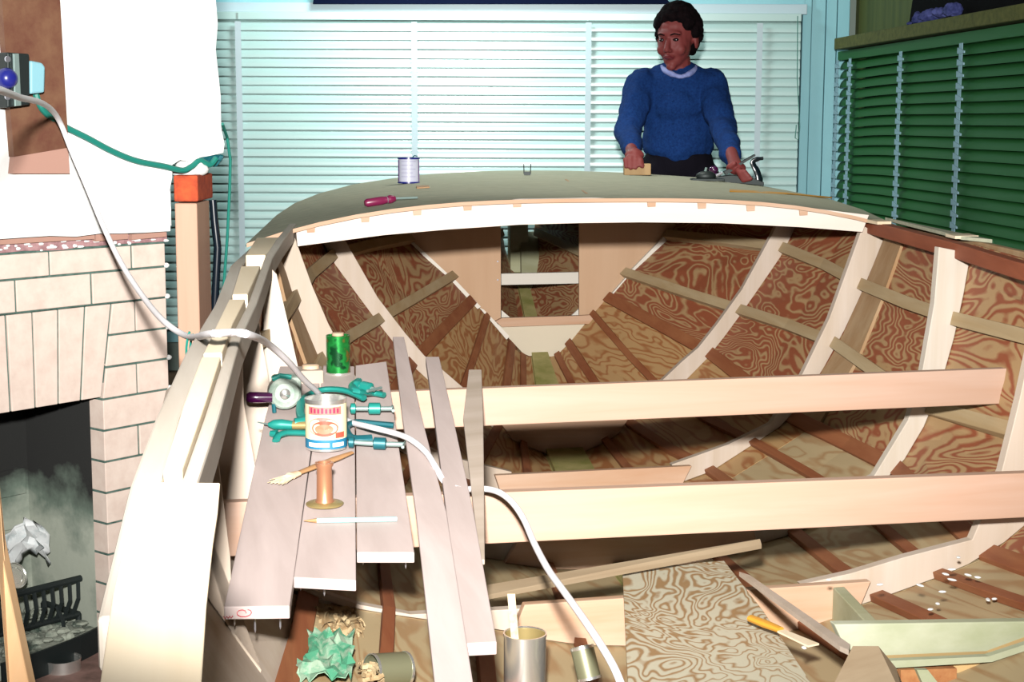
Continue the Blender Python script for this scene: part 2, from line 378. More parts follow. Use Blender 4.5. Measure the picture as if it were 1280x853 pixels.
# ---- venetian blinds
def slat_prof(w, tilt, up=ZZ, out=None, n=5, bow=0.006):
    pts = []
    for i in range(n):
        t = i/(n-1)-0.5
        pts.append((t*w, bow*(1-4*t*t)))
    return [(up*(a_*math.sin(tilt)+b_*math.cos(tilt)) + out*(-a_*math.cos(tilt)+b_*math.sin(tilt))) for a_, b_ in pts]
def slat(path, w, tilt, out, th=0.0012, bow=0.006):
    pr = slat_prof(w, tilt, ZZ, out, bow=bow); back = [q-out*th for q in pr][::-1]; ring = pr+back
    return MB().strip([[V(p)+q for q in ring] for p in path])
bb = thing('venetian_blind', 'white wide slatted venetian blind covering the back window', 'blind', (-0.3, YB-0.05, 0.47))
zt = onY(640, 27, YB-0.06).z; SP = 10.98*(YB-0.06)/FPX
x0, x1 = -1.95, onY(999, 100, YB-0.06).x
nsl = int((zt-0.24)/SP)
for i in range(nsl):
    z = zt-SP*(i+0.5)
    path = [(x0+(x1-x0)*j/8, YB-0.06, z+0.0012*math.sin(i*1.7+j*1.3)) for j in range(9)]
    part('slat', slat(path, 0.049, math.radians(73+2*math.sin(i*2.1)), -Y), M['blind'], bb, smooth=True)
b = MB(); b.box(((x0+x1)/2, YB-0.055, zt+0.022), X, Y, ZZ, x1-x0, 0.045, 0.036); part('head_rail', b, M['blind'], bb, bevel=0.003)
b = MB(); b.box(((x0+x1)/2, YB-0.055, zt-SP*nsl-0.012), X, Y, ZZ, x1-x0, 0.045, 0.02); part('bottom_rail', b, M['blind'], bb, bevel=0.003)
for px_ in (299, 518, 735, 948):
    q = onY(px_, 120, YB-0.095)
    b = MB(); b.box((q.x, YB-0.093, (zt+0.24)/2), X, Y, ZZ, 0.027, 0.002, zt-0.25); part('ladder_tape', b, M['tape'], bb)
for px_ in (518, 626, 735, 297):
    q = onY(px_, 20, YB-0.08); b = MB(); b.box((q.x, YB-0.08, zt+0.02), X, Y, ZZ, 0.006, 0.006, 0.03); part('bracket', b, M['steel'], bb)
q0, q1 = onY(997, 20, YB-0.1), onY(996, 175, YB-0.1)
b = MB(); b.tube([q0, (q0+q1)/2, q1+V((0.012, 0, 0.06)), q1+V((0.006, 0, 0)), q1+V((-0.008, 0, 0.01)), q1+V((-0.004, 0, 0.07))], 0.0022, 6)
part('pull_cord', b, M['green_cord'], bb)

# right blind
rb = thing('venetian_blind', 'dark green venetian blind on the shaded right wall, slats partly bent', 'blind', V((CX, CY, 0.4))+RD*1.2+RN*0.05)
def rw(u, z, off=0.0): return V((CX, CY, 0))+RD*u+RN*off+ZZ*z
def ru(x, y, off=0.0): return (onR(x, y, off)-V((CX, CY, 0))).dot(RD)
uL = ru(1052, 130, 0.05); uR = 5.0
ztr = onR(1160, 61, 0.05).z
nr = int((ztr-0.40)/0.0417)
u1, u2 = ru(1064, 130, 0.05), ru(1126, 130, 0.05)
for i in range(nr):
    z = ztr-0.0417*(i+0.5); path = []
    us = [uL]+[u1+(u2-u1)*k/8 for k in range(9)]+[u2+0.25*k for k in range(1, 13)]
    for u in us:
        dz = 0
        if u1 < u < u2 and i < 17:
            t = (u-u1)/(u2-u1); dz = -0.017*(1-t)**2*min(1, t/.10)*math.exp(-((i-7)/8)**2)
        path.append(rw(u, z+dz, 0.05))
    part('slat', slat(path, 0.049, math.radians(58), RN), M['gblind'], rb, smooth=True)
for px_, py_ in ((1063, 120), (1126, 120), (1201, 120), (1051, 130)):
    u = ru(px_, py_, 0.075)
    if px_ == 1051: u = uL+0.02
    b = MB(); b.box(rw(u, (ztr+0.42)/2, 0.082), RD, RN, ZZ, 0.034, 0.002, ztr-0.42)
    t = part('ladder_tape', b, M['gtape'], rb)
    b = MB()
    for i in range(nr):
        z = ztr-0.0417*(i+0.7)
        b.prism([rw(u-0.018, z+0.014, 0.085), rw(u+0.045, z, 0.083), rw(u+0.045, z-0.008, 0.083), rw(u-0.018, z-0.008, 0.085)], RN*0.004)
    part('tape_rungs', b, M['gtape'], t)
b = MB(); b.box(rw((uL+uR)/2, ztr+0.018, 0.05), RD, RN, ZZ, uR-uL, 0.05, 0.04); part('head_rail', b, M['gblind'], rb)
# shelf rail above the right blind
zr0, zr1 = onR(1160, 44, 0.10).z, onR(1160, 27, 0.10).z
uS = ru(1047, 47, .10); b = MB(); b.box(rw((uS+5)/2, (zr0+zr1)/2, 0.06), RD, RN, ZZ, 5-uS, 0.11, zr1-zr0); struct('trim_8', b, M['oliverail'], bevel=0.004)
b = MB(); b.box(rw(2.4, 0.38, 0.06), RD, RN, ZZ, 4.9, 0.09, 0.04); struct('trim_9', b, M['oliverail'])
b = MB(); b.box(rw(2.5, 1.0, -0.045), RD, RN, ZZ, 4.6, 0.02, 1.2); struct('window_2', b, M['black'])
ud = ru(1150, 20, 0.0)
b = MB(); b.prism([rw(ru(1136, 30, 0.01), zr1, 0.0), rw(5, zr1, 0.0), rw(5, 2.4, 0.0), rw(ru(1170, -60, .01), 2.4, 0.0)], RN*0.012)
solo('dark_curtain', b, M['black'], 'black curtain drawn back above the green blind', 'curtain')
# crumpled cloth on the rail
b = MB()
rnd = random.Random(3)
for cx_, cy_, rr in ((1150, 23, .030), (1163, 20, .036), (1138, 30, .014), (1172, 22, .022), (1180, 15, .030), (1190, 12, .032), (1158, 25, .030)):
    q = onR(cx_, cy_, 0.07); q.z = max(q.z, zr1+rr*0.5)
    b.ell(q, (rr, rr*1.3, rr*0.7), Matrix.Rotation(rnd.random()*3, 3, 'Z'), 12, 8)
o = solo('crumpled_cloth', b, M['cloth'], 'crumpled blue and white cloth on the rail above the green blind', 'cloth', smooth=True)
rm = o.modifiers.new('r', 'REMESH'); rm.mode = 'VOXEL'; rm.voxel_size = 0.006
tx = bpy.data.textures.new('cr', 'CLOUDS'); tx.noise_scale = 0.03
dm = o.modifiers.new('d', 'DISPLACE'); dm.texture = tx; dm.strength = 0.035

# invented fixtures for the two added fill lights (above the picture)
c2 = thing('ceiling_lamp', 'plain ceiling lamp over the boat deck', 'lamp', (0.2, 5.1, 2.5))
b = MB(); b.lathe((0.2, 5.1, 2.47), ZZ, [(0.09, 0), (0.09, 0.03)], 24); part('mount', b, M['steel'], c2)
b = MB(); b.tube([(0.2, 5.1, 2.47), (0.2, 5.1, 2.42)], .02, 12); part('socket', b, M['steel'], c2)
cl = thing('ceiling_lamp', 'plain ceiling lamp near the back window', 'lamp', (-0.35, 6.5, 2.5))
b = MB(); b.lathe((-0.35, 6.5, 2.44), ZZ, [(0.08, 0), (0.08, 0.06)], 24); part('mount', b, M['steel'], cl)
b = MB(); b.box((-0.35, 6.5, 2.41), X, Y, ZZ, 0.5, 0.5, 0.04); part('shade', b, M['glass'], cl, bevel=0.01)

# ------------------------------------------------------------------ fireplace
WQ = V((-0.753, 3.44, 0)); WD = V((-0.625, -0.781, 0)).normalized(); WN = V((-WD.y, WD.x, 0))
if WN.dot(-WQ) < 0: WN = -WN
def fw(u, z, off=0.0): return WQ+WD*u+WN*off+ZZ*z
def onW(x, y, off=0.0): return hit(x, y, WN, WN.dot(WQ+WN*off))
def uz(x, y, off=0.0):
    p = onW(x, y, off); return ((p-WQ).dot(WD), p.z)
u0 = uz(211, 450)[0]
ys = [303, 333, 372.6, 411, 448.5, 486, 524, 562.7]
zs = [uz(209, y)[1] for y in ys]
pitch = (zs[1]-zs[-1])/6
zr = [zs[1]-pitch*k for k in range(0, 14)]          # joint below row k
ztop = zs[0]
uo = uz(129, 530)[0]                                 # right jamb of the opening
fp = thing('fireplace', 'cream brick corner fireplace with a sooty open hearth', 'fireplace', fw(0.45, 0))
B, G = 0.0, 0.0045
def brick(ua, ub, za, zb, m='brick', ua2=None, ub2=None):
    # ua/ub at the bottom za, ua2/ub2 at the top zb
    ua2 = ua if ua2 is None else ua2; ub2 = ub if ub2 is None else ub2
    j = random.uniform(-0.0012, 0.0012)
    b = MB(); b.prism([fw(ua+G/2, za+G/2, -0.05), fw(ub-G/2, za+G/2, -0.05), fw(ub2-G/2, zb-G/2, -0.05), fw(ua2+G/2, zb-G/2, -0.05)], WN*(0.05+j))
    part('brick', b, M[m], fp, bevel=0.0015)
UE = 1.25
def row(joints, za, zb, ustart, uend=UE, L=None):
    js = [ustart]+joints
    L = L or 0.205
    while js[-1] < uend-0.03: js.append(min(uend, js[-1]+L))
    for a_, b_ in zip(js, js[1:]): brick(a_, b_, za, zb)
U = lambda x, y: uz(x, y)[0]
row([U(165, 322), U(62, 330)], zr[0], ztop, u0)
row([U(115, 365), U(20, 372)], zr[1], zr[0], u0)
# flared soldier course
tj = [U(x, 392) for x in (140, 107, 73, 40.5, 7)]; bj = [U(x, y) for x, y in ((127.5, 486), (101, 489), (73, 495), (44, 500), (13, 503))]
st_t, st_b = tj[-1]-tj[-2], bj[-1]-bj[-2]
for k in range(8): tj.append(tj[-1]+0.062); bj.append(bj[-1]+0.058)
zsb = zr[4]+0.004
for k in range(len(tj)-1): brick(bj[k], bj[k+1], zsb, zr[1], 'brick', tj[k], tj[k+1])
# right pier
def lerp(a_, b_, t): return a_+(b_-a_)*t
for r in range(2, 13):
    za, zb = zr[r], zr[r-1]
    ta = min(1, max(0, (zr[1]-za)/(zr[1]-zsb))); tb = min(1, max(0, (zr[1]-zb)/(zr[1]-zsb)))
    ea, eb = lerp(tj[0], bj[0], ta), lerp(tj[0], bj[0], tb)
    if za < 0.0: break
    if r % 2 == 0:
        um = (u0+bj[0])/2 - 0.003
        brick(u0, um, za, zb); brick(um, ea, za, zb, 'brick', um, eb)
    else: brick(u0, ea, za, zb, 'brick', u0, eb)
# left pier (outside the picture)
uleft = bj[-1]+0.0
for r in range(4, 13):
    if zr[r] < 0: break
    brick(uleft, uleft+0.11 if r % 2 else uleft+0.205, zr[r], zr[r-1])
    if r % 2: brick(uleft+0.11, uleft+0.205, zr[r], zr[r-1])
# mortar body around opening
zlast = 0.0
b = MB()
b.prism([fw(u0+.002, 0, -.004), fw(uo-.003, 0, -.004), fw(uo-.003, zsb, -.004), fw(tj[0], zr[1], -.004), fw(u0+.002, zr[1], -.004)], -WN*0.10)
b.prism([fw(u0+.002, zr[1]-.003, -.004), fw(UE, zr[1]-.003, -.004), fw(UE, ztop+.004, -.004), fw(u0+.002, ztop+.004, -.004)], -WN*0.10)
b.prism([fw(bj[0], zsb+.003, -.004), fw(uleft+.2, zsb+.003, -.004), fw(uleft+.2, zr[1], -.004), fw(tj[0], zr[1], -.004)], -WN*0.10)
b.prism([fw(uleft+.003, 0, -.004), fw(UE, 0, -.004), fw(UE, zr[1], -.004), fw(uleft+.003, zr[1], -.004)], -WN*0.10)
part('mortar', b, M['mortar'], fp)
# ragged mortar line above the top course
b = MB()
rnd = random.Random(5)
n = 22; top, bot = [], []
zpl = uz(205, 291, 0.03)[1]
for i in range(n+1):
    u = u0-0.004+(1.0)*i/n
    bot.append(fw(u, ztop+rnd.uniform(-.001, .004), 0)); top.append(fw(u, zpl+.01, 0))
for i in range(n): b.prism([bot[i], bot[i+1], top[i+1], top[i]], -WN*(0.09)+WN*rnd.uniform(0, .0))
part('mortar_bed', b, M['mauve'], fp)
b = MB()
for i in range(60):
    u = u0+rnd.uniform(0, 0.55); z = ztop+rnd.uniform(.002, .022)
    b.ell(fw(u, z, 0.0), (rnd.uniform(.003, .012), .004, rnd.uniform(.002, .004)), None, 6, 4)
for r in range(11):
    b.ell(fw(u0-0.003, zr[r]+.002, -.004), (.007, .006, .006), None, 8, 5)
part('mortar_crumbs', b, M['plaster'], fp, kind='stuff')
# firebox
zf = uz(110, 800, 0.0)[1]; zf = max(0.06, min(0.14, zf))
DB = -0.27
b = MB()
b.prism([fw(uo-.002, zf, -.05), fw(uo-.002, zsb+.25, -.05), fw(uo+.01, zsb+.25, DB), fw(uo+.01, zf, DB)], WD*-0.03)
part('firebox_side', b, M['soot'], fp, label='sooty splayed side of the firebox')
b = MB(); b.prism([fw(uo-.02, zf, DB), fw(uleft+.02, zf, DB), fw(uleft+.02, zsb+.3, DB), fw(uo-.02, zsb+.3, DB)], -WN*.03)
part('firebox_back', b, M['soot'], fp)
# bricks of the rear wall, low rows only just told apart under soot
for r in range(5):
    zz0 = zf+.068*r
    for k in range(6):
        ua = uo+.02+(k+(.5 if r % 2 else 0))*.2
        if ua+.195 > uleft-.1: continue
        bq = MB(); bq.prism([fw(ua, zz0+.004, DB), fw(ua+.194, zz0+.004, DB), fw(ua+.194, zz0+.064, DB), fw(ua, zz0+.064, DB)], WN*.008)
        part('firebrick', bq, M['soot'], fp, bevel=.002)
b = MB(); b.prism([fw(uleft+.002, zf, -.05), fw(uleft+.002, zsb+.25, -.05), fw(uleft-.01, zsb+.25, DB), fw(uleft-.01, zf, DB)], WD*0.03)
part('firebox_side', b, M['soot'], fp)
b = MB(); b.prism([fw(uo-.05, zsb+.25, 0-.1), fw(uleft+.05, zsb+.25, -.1), fw(uleft+.05, zsb+.25, DB), fw(uo-.05, zsb+.25, DB)], ZZ*.03)
part('throat', b, M['soot'], fp)
b = MB(); b.prism([fw(uo-.05, 0, -.001), fw(uleft+.05, 0, -.001), fw(uleft+.05, 0, DB-.02), fw(uo-.05, 0, DB-.02)], ZZ*zf)
part('firebox_floor', b, M['ash'], fp)
b = MB(); b.prism([fw(u0, 0, 0.002), fw(UE, 0, .002), fw(UE, 0, .42), fw(u0, 0, .42)], ZZ*(zf-.03))
hearth = part('hearth_slab', b, speckle('dusty_hearth', (.34, .20, .17), (.16, .10, .08), 20), fp, label='dusty red hearth slab')
# iron grate
def gw(x, y, off=-0.10): return onW(x, y, off)
gr = thing('fire_grate', 'black cast iron fire grate with upright bars in the hearth', 'grate', gw(60, 790))
ta, tb = gw(-60, 763), gw(106, 722); ba, bb_ = gw(-50, 806), gw(98, 768)
b = MB(); b.tube([ta, tb], .008, 8); part('top_rail', b, M['iron'], gr)
b = MB(); b.tube([ba, bb_], .007, 8); part('bottom_rail', b, M['iron'], gr)
for k in range(14):
    t = (k+.6)/14.4
    b = MB(); b.tube([ta.lerp(tb, t), ta.lerp(tb, t).lerp(ba.lerp(bb_, t), .5)+WN*.012, ba.lerp(bb_, t)], .005, 6); part('bar', b, M['iron'], gr)
for p_ in (tb, ta):
    b = MB(); b.tube([p_, p_-WN*.14], .007, 8); part('side_rail', b, M['iron'], gr)
for p_ in (bb_, ba):
    b = MB(); b.tube([p_, p_-WN*.13], .007, 8); part('side_rail', b, M['iron'], gr)
    for q_ in (0, .13):
        g = V(p_-WN*q_); b = MB(); b.tube([g, V((g.x, g.y, zf))], .007, 8); part('leg', b, M['iron'], gr)
b = MB(); c_ = gw(72, 775); b.tube([c_+V((.0, 0, .03)), c_+WN*.02, c_+WN*.022-ZZ*.02, c_+WN*.01-ZZ*.024], .005, 6); part('hook', b, M['iron'], gr)
# ashes heap
b = MB()
for i in range(220):
    u = uo+rnd.uniform(.02, .42); o_ = rnd.uniform(-.25, -.03); 
    b.ell(fw(u, zf+rnd.uniform(0, .015), o_), (rnd.uniform(.006, .02),)*2+(rnd.uniform(.004, .012),), None, 6, 4)
finish(part('ash_heap', b, M['ash']), 'grey ash and cinders strewn over the firebox floor', 'ash', kind='stuff')
# crumpled newspaper
b = MB(); pc = onW(32, 685, -.22)
gx, gy = 9, 7; gv = []
for i in range(gx):
    for j in range(gy):
        p_ = onW(6+52*i/(gx-1)+8*j/gy, 672+ (j/(gy-1))*40-22*math.sin(3*i/(gx-1)), -.17)+WN*rnd.uniform(-.018, .018)+ZZ*rnd.uniform(-.006, .006)
        gv.append(p_)
fs = [(i*gy+j, (i+1)*gy+j, (i+1)*gy+j+1, i*gy+j+1) for i in range(gx-1) for j in range(gy-1)]
b.add(gv, fs); o = solo('newspaper', b, M['news'], 'crumpled white newspaper in the firebox behind the grate', 'paper', smooth=True)
sm = o.modifiers.new('s', 'SOLIDIFY'); sm.thickness = .003
# can lid
b = MB(); c_ = onW(19, 720, -.14); b.lathe(c_, (WN+ZZ*.5-WD*.2), [(.001, .0), (.018, .0), (.019, .0015), (.026, .0015), (.0275, .003), (.029, .003), (.029, -.001)], 28)
solo('can_lid', b, M['tin'], 'round ribbed tin can lid leaning on the fire grate', 'lid', smooth=True)
# plaster over the fireplace
def rag(p, a_): return p+V((0, 0, rnd.uniform(-a_, a_)))
b = MB()
PO = 0.028
poly = [onW(-500, 330, PO), onW(0, 299, PO)]
for x_, y_ in ((30, 297), (62, 295), (95, 296), (125, 292), (150, 292), (180, 291), (213, 289), (214, 262), (212, 240), (215, 222), (215, 206), (225, 200), (240, 203), (250, 197), (262, 195), (279, 191), (281, 180), (277, 160), (276, 120), (273, 90), (270, 62), (272, 30), (268, -20), (268, -160)):
    poly.append(onW(x_+rnd.uniform(-.6, .6), y_, PO))
poly.append(V((poly[-1].x, poly[-1].y, 2.5))); pe = onW(-500, 0, PO); poly.append(V((pe.x, pe.y, 2.5)))
# split in two simple slabs for clean faces
b.prism(poly, -WN*0.024)
pl = struct('wall_chimney', b, M['plaster'])
b = MB(); pa, pb = fw(u0-.02, 0, .004), fw(u0-.02, 0, .004)
zt_ = onW(230, 199, .0).z
b.prism([fw(UE, zpl+.012, .002), fw(.0, zpl+.012, .002), fw(.0, 2.5, .002), fw(UE, 2.5, .002)], -WN*.30)
b.prism([fw(.01, zt_+.02, .002), fw(-.11, zt_+.02, .002), fw(-.11, 2.5, .002), fw(.01, 2.5, .002)], -WN*.30)
struct('wall_chimney_core', b, M['plaster'])
b = MB(); b.prism([fw(u0+.02, 0, -.34), fw(UE, 0, -.34), fw(UE, zpl, -.34), fw(u0+.02, zpl, -.34)], -WN*.05)
struct('wall_chimney_back', b, M['mortar'])
# thin crack line boards at plaster bottom
b = MB()
for (xa, ya, xb, yb, h_) in ((0, 300, 118, 294, 3), (120, 294, 160, 292, 5), (165, 294, 208, 291, 3)):
    b.prism([onW(xa, ya+h_+3, .012), onW(xb, yb+h_+2, .012), onW(xb, yb-1, .012), onW(xa, ya-1, .012)], -WN*.012)
struct('trim_10', b, M['pinkboard'])
# brown board on the plaster with outlet
ob = thing('mounting_board', 'brown painted board fixed to the white plaster, bare pink wood at its foot', 'board', onW(45, 217, PO+.002))
b = MB(); b.prism([onW(11, 196, PO+.001), onW(79, 184.5, PO+.001), onW(66, -40, PO+.001), onW(-7, -40, PO+.001), onW(0, 60, PO+.001)], WN*.018); part('painted_board', b, M['brownboard'], ob)
b = MB(); b.prism([onW(10, 217, PO+.001), onW(81, 217, PO+.001), onW(79, 184.5, PO+.001), onW(12, 196, PO+.001)], WN*.017); part('bare_foot', b, M['pinkboard'], ob, label='bare pink wood end')
q = PO+.019
sb = thing('junction_box', 'pale blue metal junction box on the brown board', 'electrical box', onW(33, 118, q))
b = MB(); b.prism([onW(23, 118, q), onW(41, 116, q), onW(42, 84, q), onW(38, 79, q), onW(23, 76, q)], WN*.04); part('box', b, M['ltblue'], sb, bevel=.004)
so = thing('wall_switch', 'dark metal plated switch with a blue knob on the brown board', 'switch', onW(12, 133, q))
b = MB(); b.prism([onW(-8, 135, q), onW(21, 131, q), onW(20, 68, q), onW(-8, 66, q)], WN*.045); part('back_box', b, M['iron'], so, bevel=.003)
b = MB(); b.prism([onW(17, 133, q+.046), onW(25, 132, q+.046), onW(22, 67, q+.046), onW(15, 67, q+.046)], WN*.005); part('edge_plate', b, M['steel'], so, bevel=.001)
b = MB(); b.lathe(onW(7, 98, q+.046), WN, [(.020, 0), (.020, .008), (.015, .018), (.006, .022)], 20); part('knob', b, M['dkblue'], so, smooth=True)
for yy in (74, 121):
    b = MB(); b.lathe(onW(9, yy, q+.046), WN, [(.006, 0), (.006, .003)], 10); part('screw', b, M['nail'], so)
# post, red brick, rubble
p0, p1 = onY(218, 253, 3.42), onY(246, 253, 3.42)
b = MB(); b.box(((p0.x+p1.x)/2, 3.42+.07, p0.z/2-.001), X, Y, ZZ, p1.x-p0.x, .14, p0.z-.002)
solo('timber_post', b, M['post'], 'rough pink timber post standing at the end of the brick fireplace', 'post', bevel=.003)
b = MB(); pz0, pz1 = onY(218, 252, 3.42).z, onY(218, 219, 3.42).z
b.box(((p0.x+p1.x)/2+.003, 3.42+.075, (pz0+pz1)/2), X, Y, ZZ, (p1.x-p0.x)+.004, .17, pz1-pz0)
solo('red_brick', b, M['redbrick'], 'single red clay brick set on top of the timber post', 'brick', bevel=.004)
b = MB()
for x_, y_, r_ in ((224, 214, .014), (236, 213, .018), (248, 212, .016), (230, 207, .014), (243, 206, .016)):
    b.ell(onY(x_, y_, 3.47), (r_*1.4, r_*1.6, r_*.9), Matrix.Rotation(rnd.random(), 3, 'Z'), 10, 6)
o = solo('rubble_lump', b, M['plaster'], 'lumpy pale mortar between the red brick and the plaster', 'mortar', smooth=True)
# black hose and green cords
b = MB(); b.tube([onY(266, 250, 3.60), onY(268, 275, 3.60), onY(272, 310, 3.6), onY(270, 350, 3.6), onY(266, 430, 3.6), onY(264, 560, 3.6)], .009, 10)
solo('black_hose', b, M['black_cord'], 'shiny black hose hanging behind the timber post', 'hose', smooth=True)
b = MB(); b.tube([onW(276, 155, .03)+Y*.02, onY(284, 172, 3.62), onY(288, 200, 3.64), onY(287, 240, 3.66), onY(284, 300, 3.68), onY(281, 340, 3.7), onY(277, 400, 3.7), onY(270, 520, 3.7)], .0035, 8)
solo('green_wire', b, M['green_cord'], 'thin green wire hanging down in front of the white blind', 'wire', smooth=True)
def smoothpath(P, n=6):
    out = []
    P = [V(p) for p in P]
    for i in range(len(P)-1):
        a_, b_, c_, d_ = P[max(i-1, 0)], P[i], P[i+1], P[min(i+2, len(P)-1)]
        for k in range(n):
            t = k/n
            out.append(.5*((2*b_)+(c_-a_)*t+(2*a_-5*b_+4*c_-d_)*t*t+(3*b_-a_-3*c_+d_)*t**3))
    out.append(P[-1]); return out
q = PO+.01
b = MB(); b.tube(smoothpath([onW(42, 108, q+.02), onW(52, 135, q+.02), onW(75, 155, q), onW(110, 173, q), (onW(140, 189, q)), onW(170, 201, q), onW(205, 208, q), onW(228, 213, q), onW(240, 208, q), onW(250, 201, q), onW(262, 206, q), onW(270, 198, q)]), .0065, 8)
solo('green_cable', b, M['green_cord'], 'green rubber cable sagging from the junction box across the white plaster', 'cable', smooth=True)
b = MB()
for k in range(12): b.capsule(onW(250+k*2.2, 203-3*math.sin(k*1.3), .015), onW(255+k*2.0, 198+4*math.cos(k*2.1), .02), .006, .005, 6)
solo('cable_knot', b, M['teal2'], 'dark green tangle of cable tucked under the plaster corner', 'cable')
# floor bits before the hearth
b = MB(); P = [onZ(2, 862, zf-.03), onZ(40, 850, zf-.03), onZ(100, 826, zf-.03), onZ(133, 808, zf-.03)]
r_ = []
for p_ in smoothpath(P, 4): r_.append([p_, p_+WN*.006, p_+WN*.006+ZZ*.055, p_+ZZ*.055])
b.strip(r_); solo('iron_fender', b, M['iron'], 'low black iron fender strip in front of the hearth', 'fender')
def can(name, base, axis, r, h, mside, label, cat='can', openend=True, minside=None, rim=True):
    t = thing(name, label, cat, base)
    ax = V(axis).normalized(); base = V(base)
    b = MB()
    if openend:
        b.lathe(base, ax, [(.001, .003), (r*.97, .003), (r*.97, h), (r, h), (r, 0), (.001, 0)], 28, (False, False))
    else: b.lathe(base, ax, [(r, 0), (r, h-.003), (r*.93, h-.003)], 28)
    part('body', b, M[mside], t, smooth=True)
    if rim:
        b = MB(); b.lathe(base+ax*(h-.003), ax, [(r*.96, 0), (r*1.03, 0), (r*1.03, .004), (r*.96, .004)], 28, (False, False)); part('rim', b, M['tin'], t, smooth=True)
        b = MB(); b.lathe(base, ax, [(r*.96, 0), (r*1.03, 0), (r*1.03, .004), (r*.96, .004)], 28, (False, False)); part('bottom_rim', b, M['tin'], t, smooth=True)
    return t
bp = onZ(80, 872, .0); can('tin_pot', bp, (0, 0, 1), .037, .085, 'tin', 'shiny open tin can on the floor in front of the hearth')
b = MB(); b.prism([onZ(98, 832, .012), onZ(130, 824, .012), onZ(132, 838, .012), onZ(100, 846, .012)], -ZZ*.012)
solo('wood_scrap', b, M['green_wood'], 'pale scrap of wood on the floor beside the hearth', 'scrap')
b = MB(); b.prism([onY(-14, 560, 1.9), onY(-1, 680, 1.9), onY(37, 860, 1.86), onY(70, 1000, 1.83), onY(20, 1000, 1.83)], Y*.025)
o = solo('leaning_board', b, wood('fir_board_near', (0.86, .60, .34), (.68, .38, .18), .0, 'z', fine=30), 'yellow fir board leaning in the lower left corner before the hearth', 'board', bevel=.002)
b = MB(); b.tube(smoothpath([onZ(20, 853, .01), onZ(28, 836, .01), onZ(33, 850, .01), onZ(38, 870, .01)]), .006, 8)
solo('green_hose_end', b, M['green_cord'], 'short end of green cord on the floor by the leaning board', 'cord')

# ------------------------------------------------------------------ boat
boat = thing('boat_hull', 'unfinished plywood boat hull with open frames and a short foredeck', 'boat', HB(3.2, 0, 0.1))
# node curves: sheer A B C D E F K
NODES = {
 5.93: [(.14, .995), (.08, .86), (.065, .78), (.055, .74), (.05, .71), (.04, .68), (.03, .66), (.02, .65)],
 5.15: [(.57, .985), (.455, .805), (.31, .678), (.24, .60), (.19, .545), (.105, .445), (.06, .403), (.03, .398)],
 4.5: [(.765, .945), (.705, .81), (.57, .62), (.47, .49), (.335, .36), (.21, .282), (.13, .235), (.06, .205)],
 3.9: [(.825, .912), (.765, .76), (.69, .60), (.565, .40), (.455, .335), (.33, .262), (.16, .212), (.06, .195)],
 3.25: [(.80, .925), (.775, .75), (.72, .54), (.635, .40), (.53, .325), (.38, .262), (.19, .222), (.06, .21)],
 2.6: [(.80, .905), (.83, .76), (.815, .56), (.58, .385), (.48, .35), (.355, .315), (.2, .275), (.06, .26)],
 2.15: [(.80, .90), (.79, .76), (.72, .57), (.61, .44), (.51, .41), (.38, .37), (.22, .32), (.06, .30)],
 .9: [(.725, .885), (.73, .76), (.72, .57), (.62, .46), (.52, .42), (.39, .38), (.23, .33), (.06, .31)],
 1.2: [(.755, .89), (.75, .76), (.72, .57), (.62, .46), (.52, .42), (.39, .38), (.23, .33), (.06, .31)],
}
SS = sorted(NODES)
def node(k, s):
    s = max(SS[0], min(SS[-1], s))
    xs = np.array(SS)
    def ev(j):
        ys = np.array([NODES[q][k][j] for q in SS])
        i = int(min(max(np.searchsorted(xs, s)-1, 0), len(xs)-2))
        h = xs[i+1]-xs[i]; t = (s-xs[i])/h
        m_ = lambda i_: (ys[min(i_+1, len(xs)-1)]-ys[max(i_-1, 0)])/(xs[min(i_+1, len(xs)-1)]-xs[max(i_-1, 0)])
        m0, m1 = m_(i), m_(i+1)
        return float((2*t**3-3*t*t+1)*ys[i]+(t**3-2*t*t+t)*h*m0+(-2*t**3+3*t*t)*ys[i+1]+(t**3-t*t)*h*m1)
    return ev(0), ev(1)
def hullpt(kf, s, side, inn=0.0):
    """kf: fractional node index; inn: distance inboard from the skin"""
    k = int(min(kf, 6.999)); t = kf-k
    b0, z0_ = node(k, s); b1, z1_ = node(k+1, s)
    bb0, zz = b0+(b1-b0)*t, z0_+(z1_-z0_)*t
    if side < 0:                              # the port side as built is a little fuller
        w_ = DW[k]+(DW[k+1]-DW[k])*t; bb0 += DL(s)*w_
        zz -= .03*max(0, 1-kf*1.5)
        zz -= float(np.interp(s, [1.45, 2.15, 2.6], [.07, .06, 0]))*min(1, max(0, kf-2))
    d = V((b1-b0, z1_-z0_)); d.normalize()
    nb, nz = d.y, -d.x                        # inboard normal of section (towards centre/up)
    if nb > 0 and kf < 4: pass
    n_ = V((nb, nz))
    if n_.y < 0 or (abs(n_.y) < 1e-4): n_ = -n_ if n_.y < 0 else n_
    bb0 += n_.x*inn; zz += n_.y*inn
    return HB(s, side*bb0, zz)
svals = [.9, 1.2, 1.45, 1.8, 2.15, 2.4, 2.6, 2.9, 3.25, 3.55, 3.9, 4.2, 4.5, 4.8, 5.15, 5.4, 5.7, 5.93]
def patch(ka, kb, side, s_lo=.9, s_hi=5.93, inn=0.0, th=.009, nk=3):
    ss = [s_lo]+[q for q in svals if s_lo < q < s_hi]+[s_hi]
    secs = []
    for s in ss:
        a_ = [hullpt(ka+(kb-ka)*i/nk, s, side, inn) for i in range(nk+1)]
        c_ = [hullpt(ka+(kb-ka)*i/nk, s, side, inn-th) for i in range(nk+1)][::-1]
        secs.append(a_+c_)
    return MB().strip(secs)
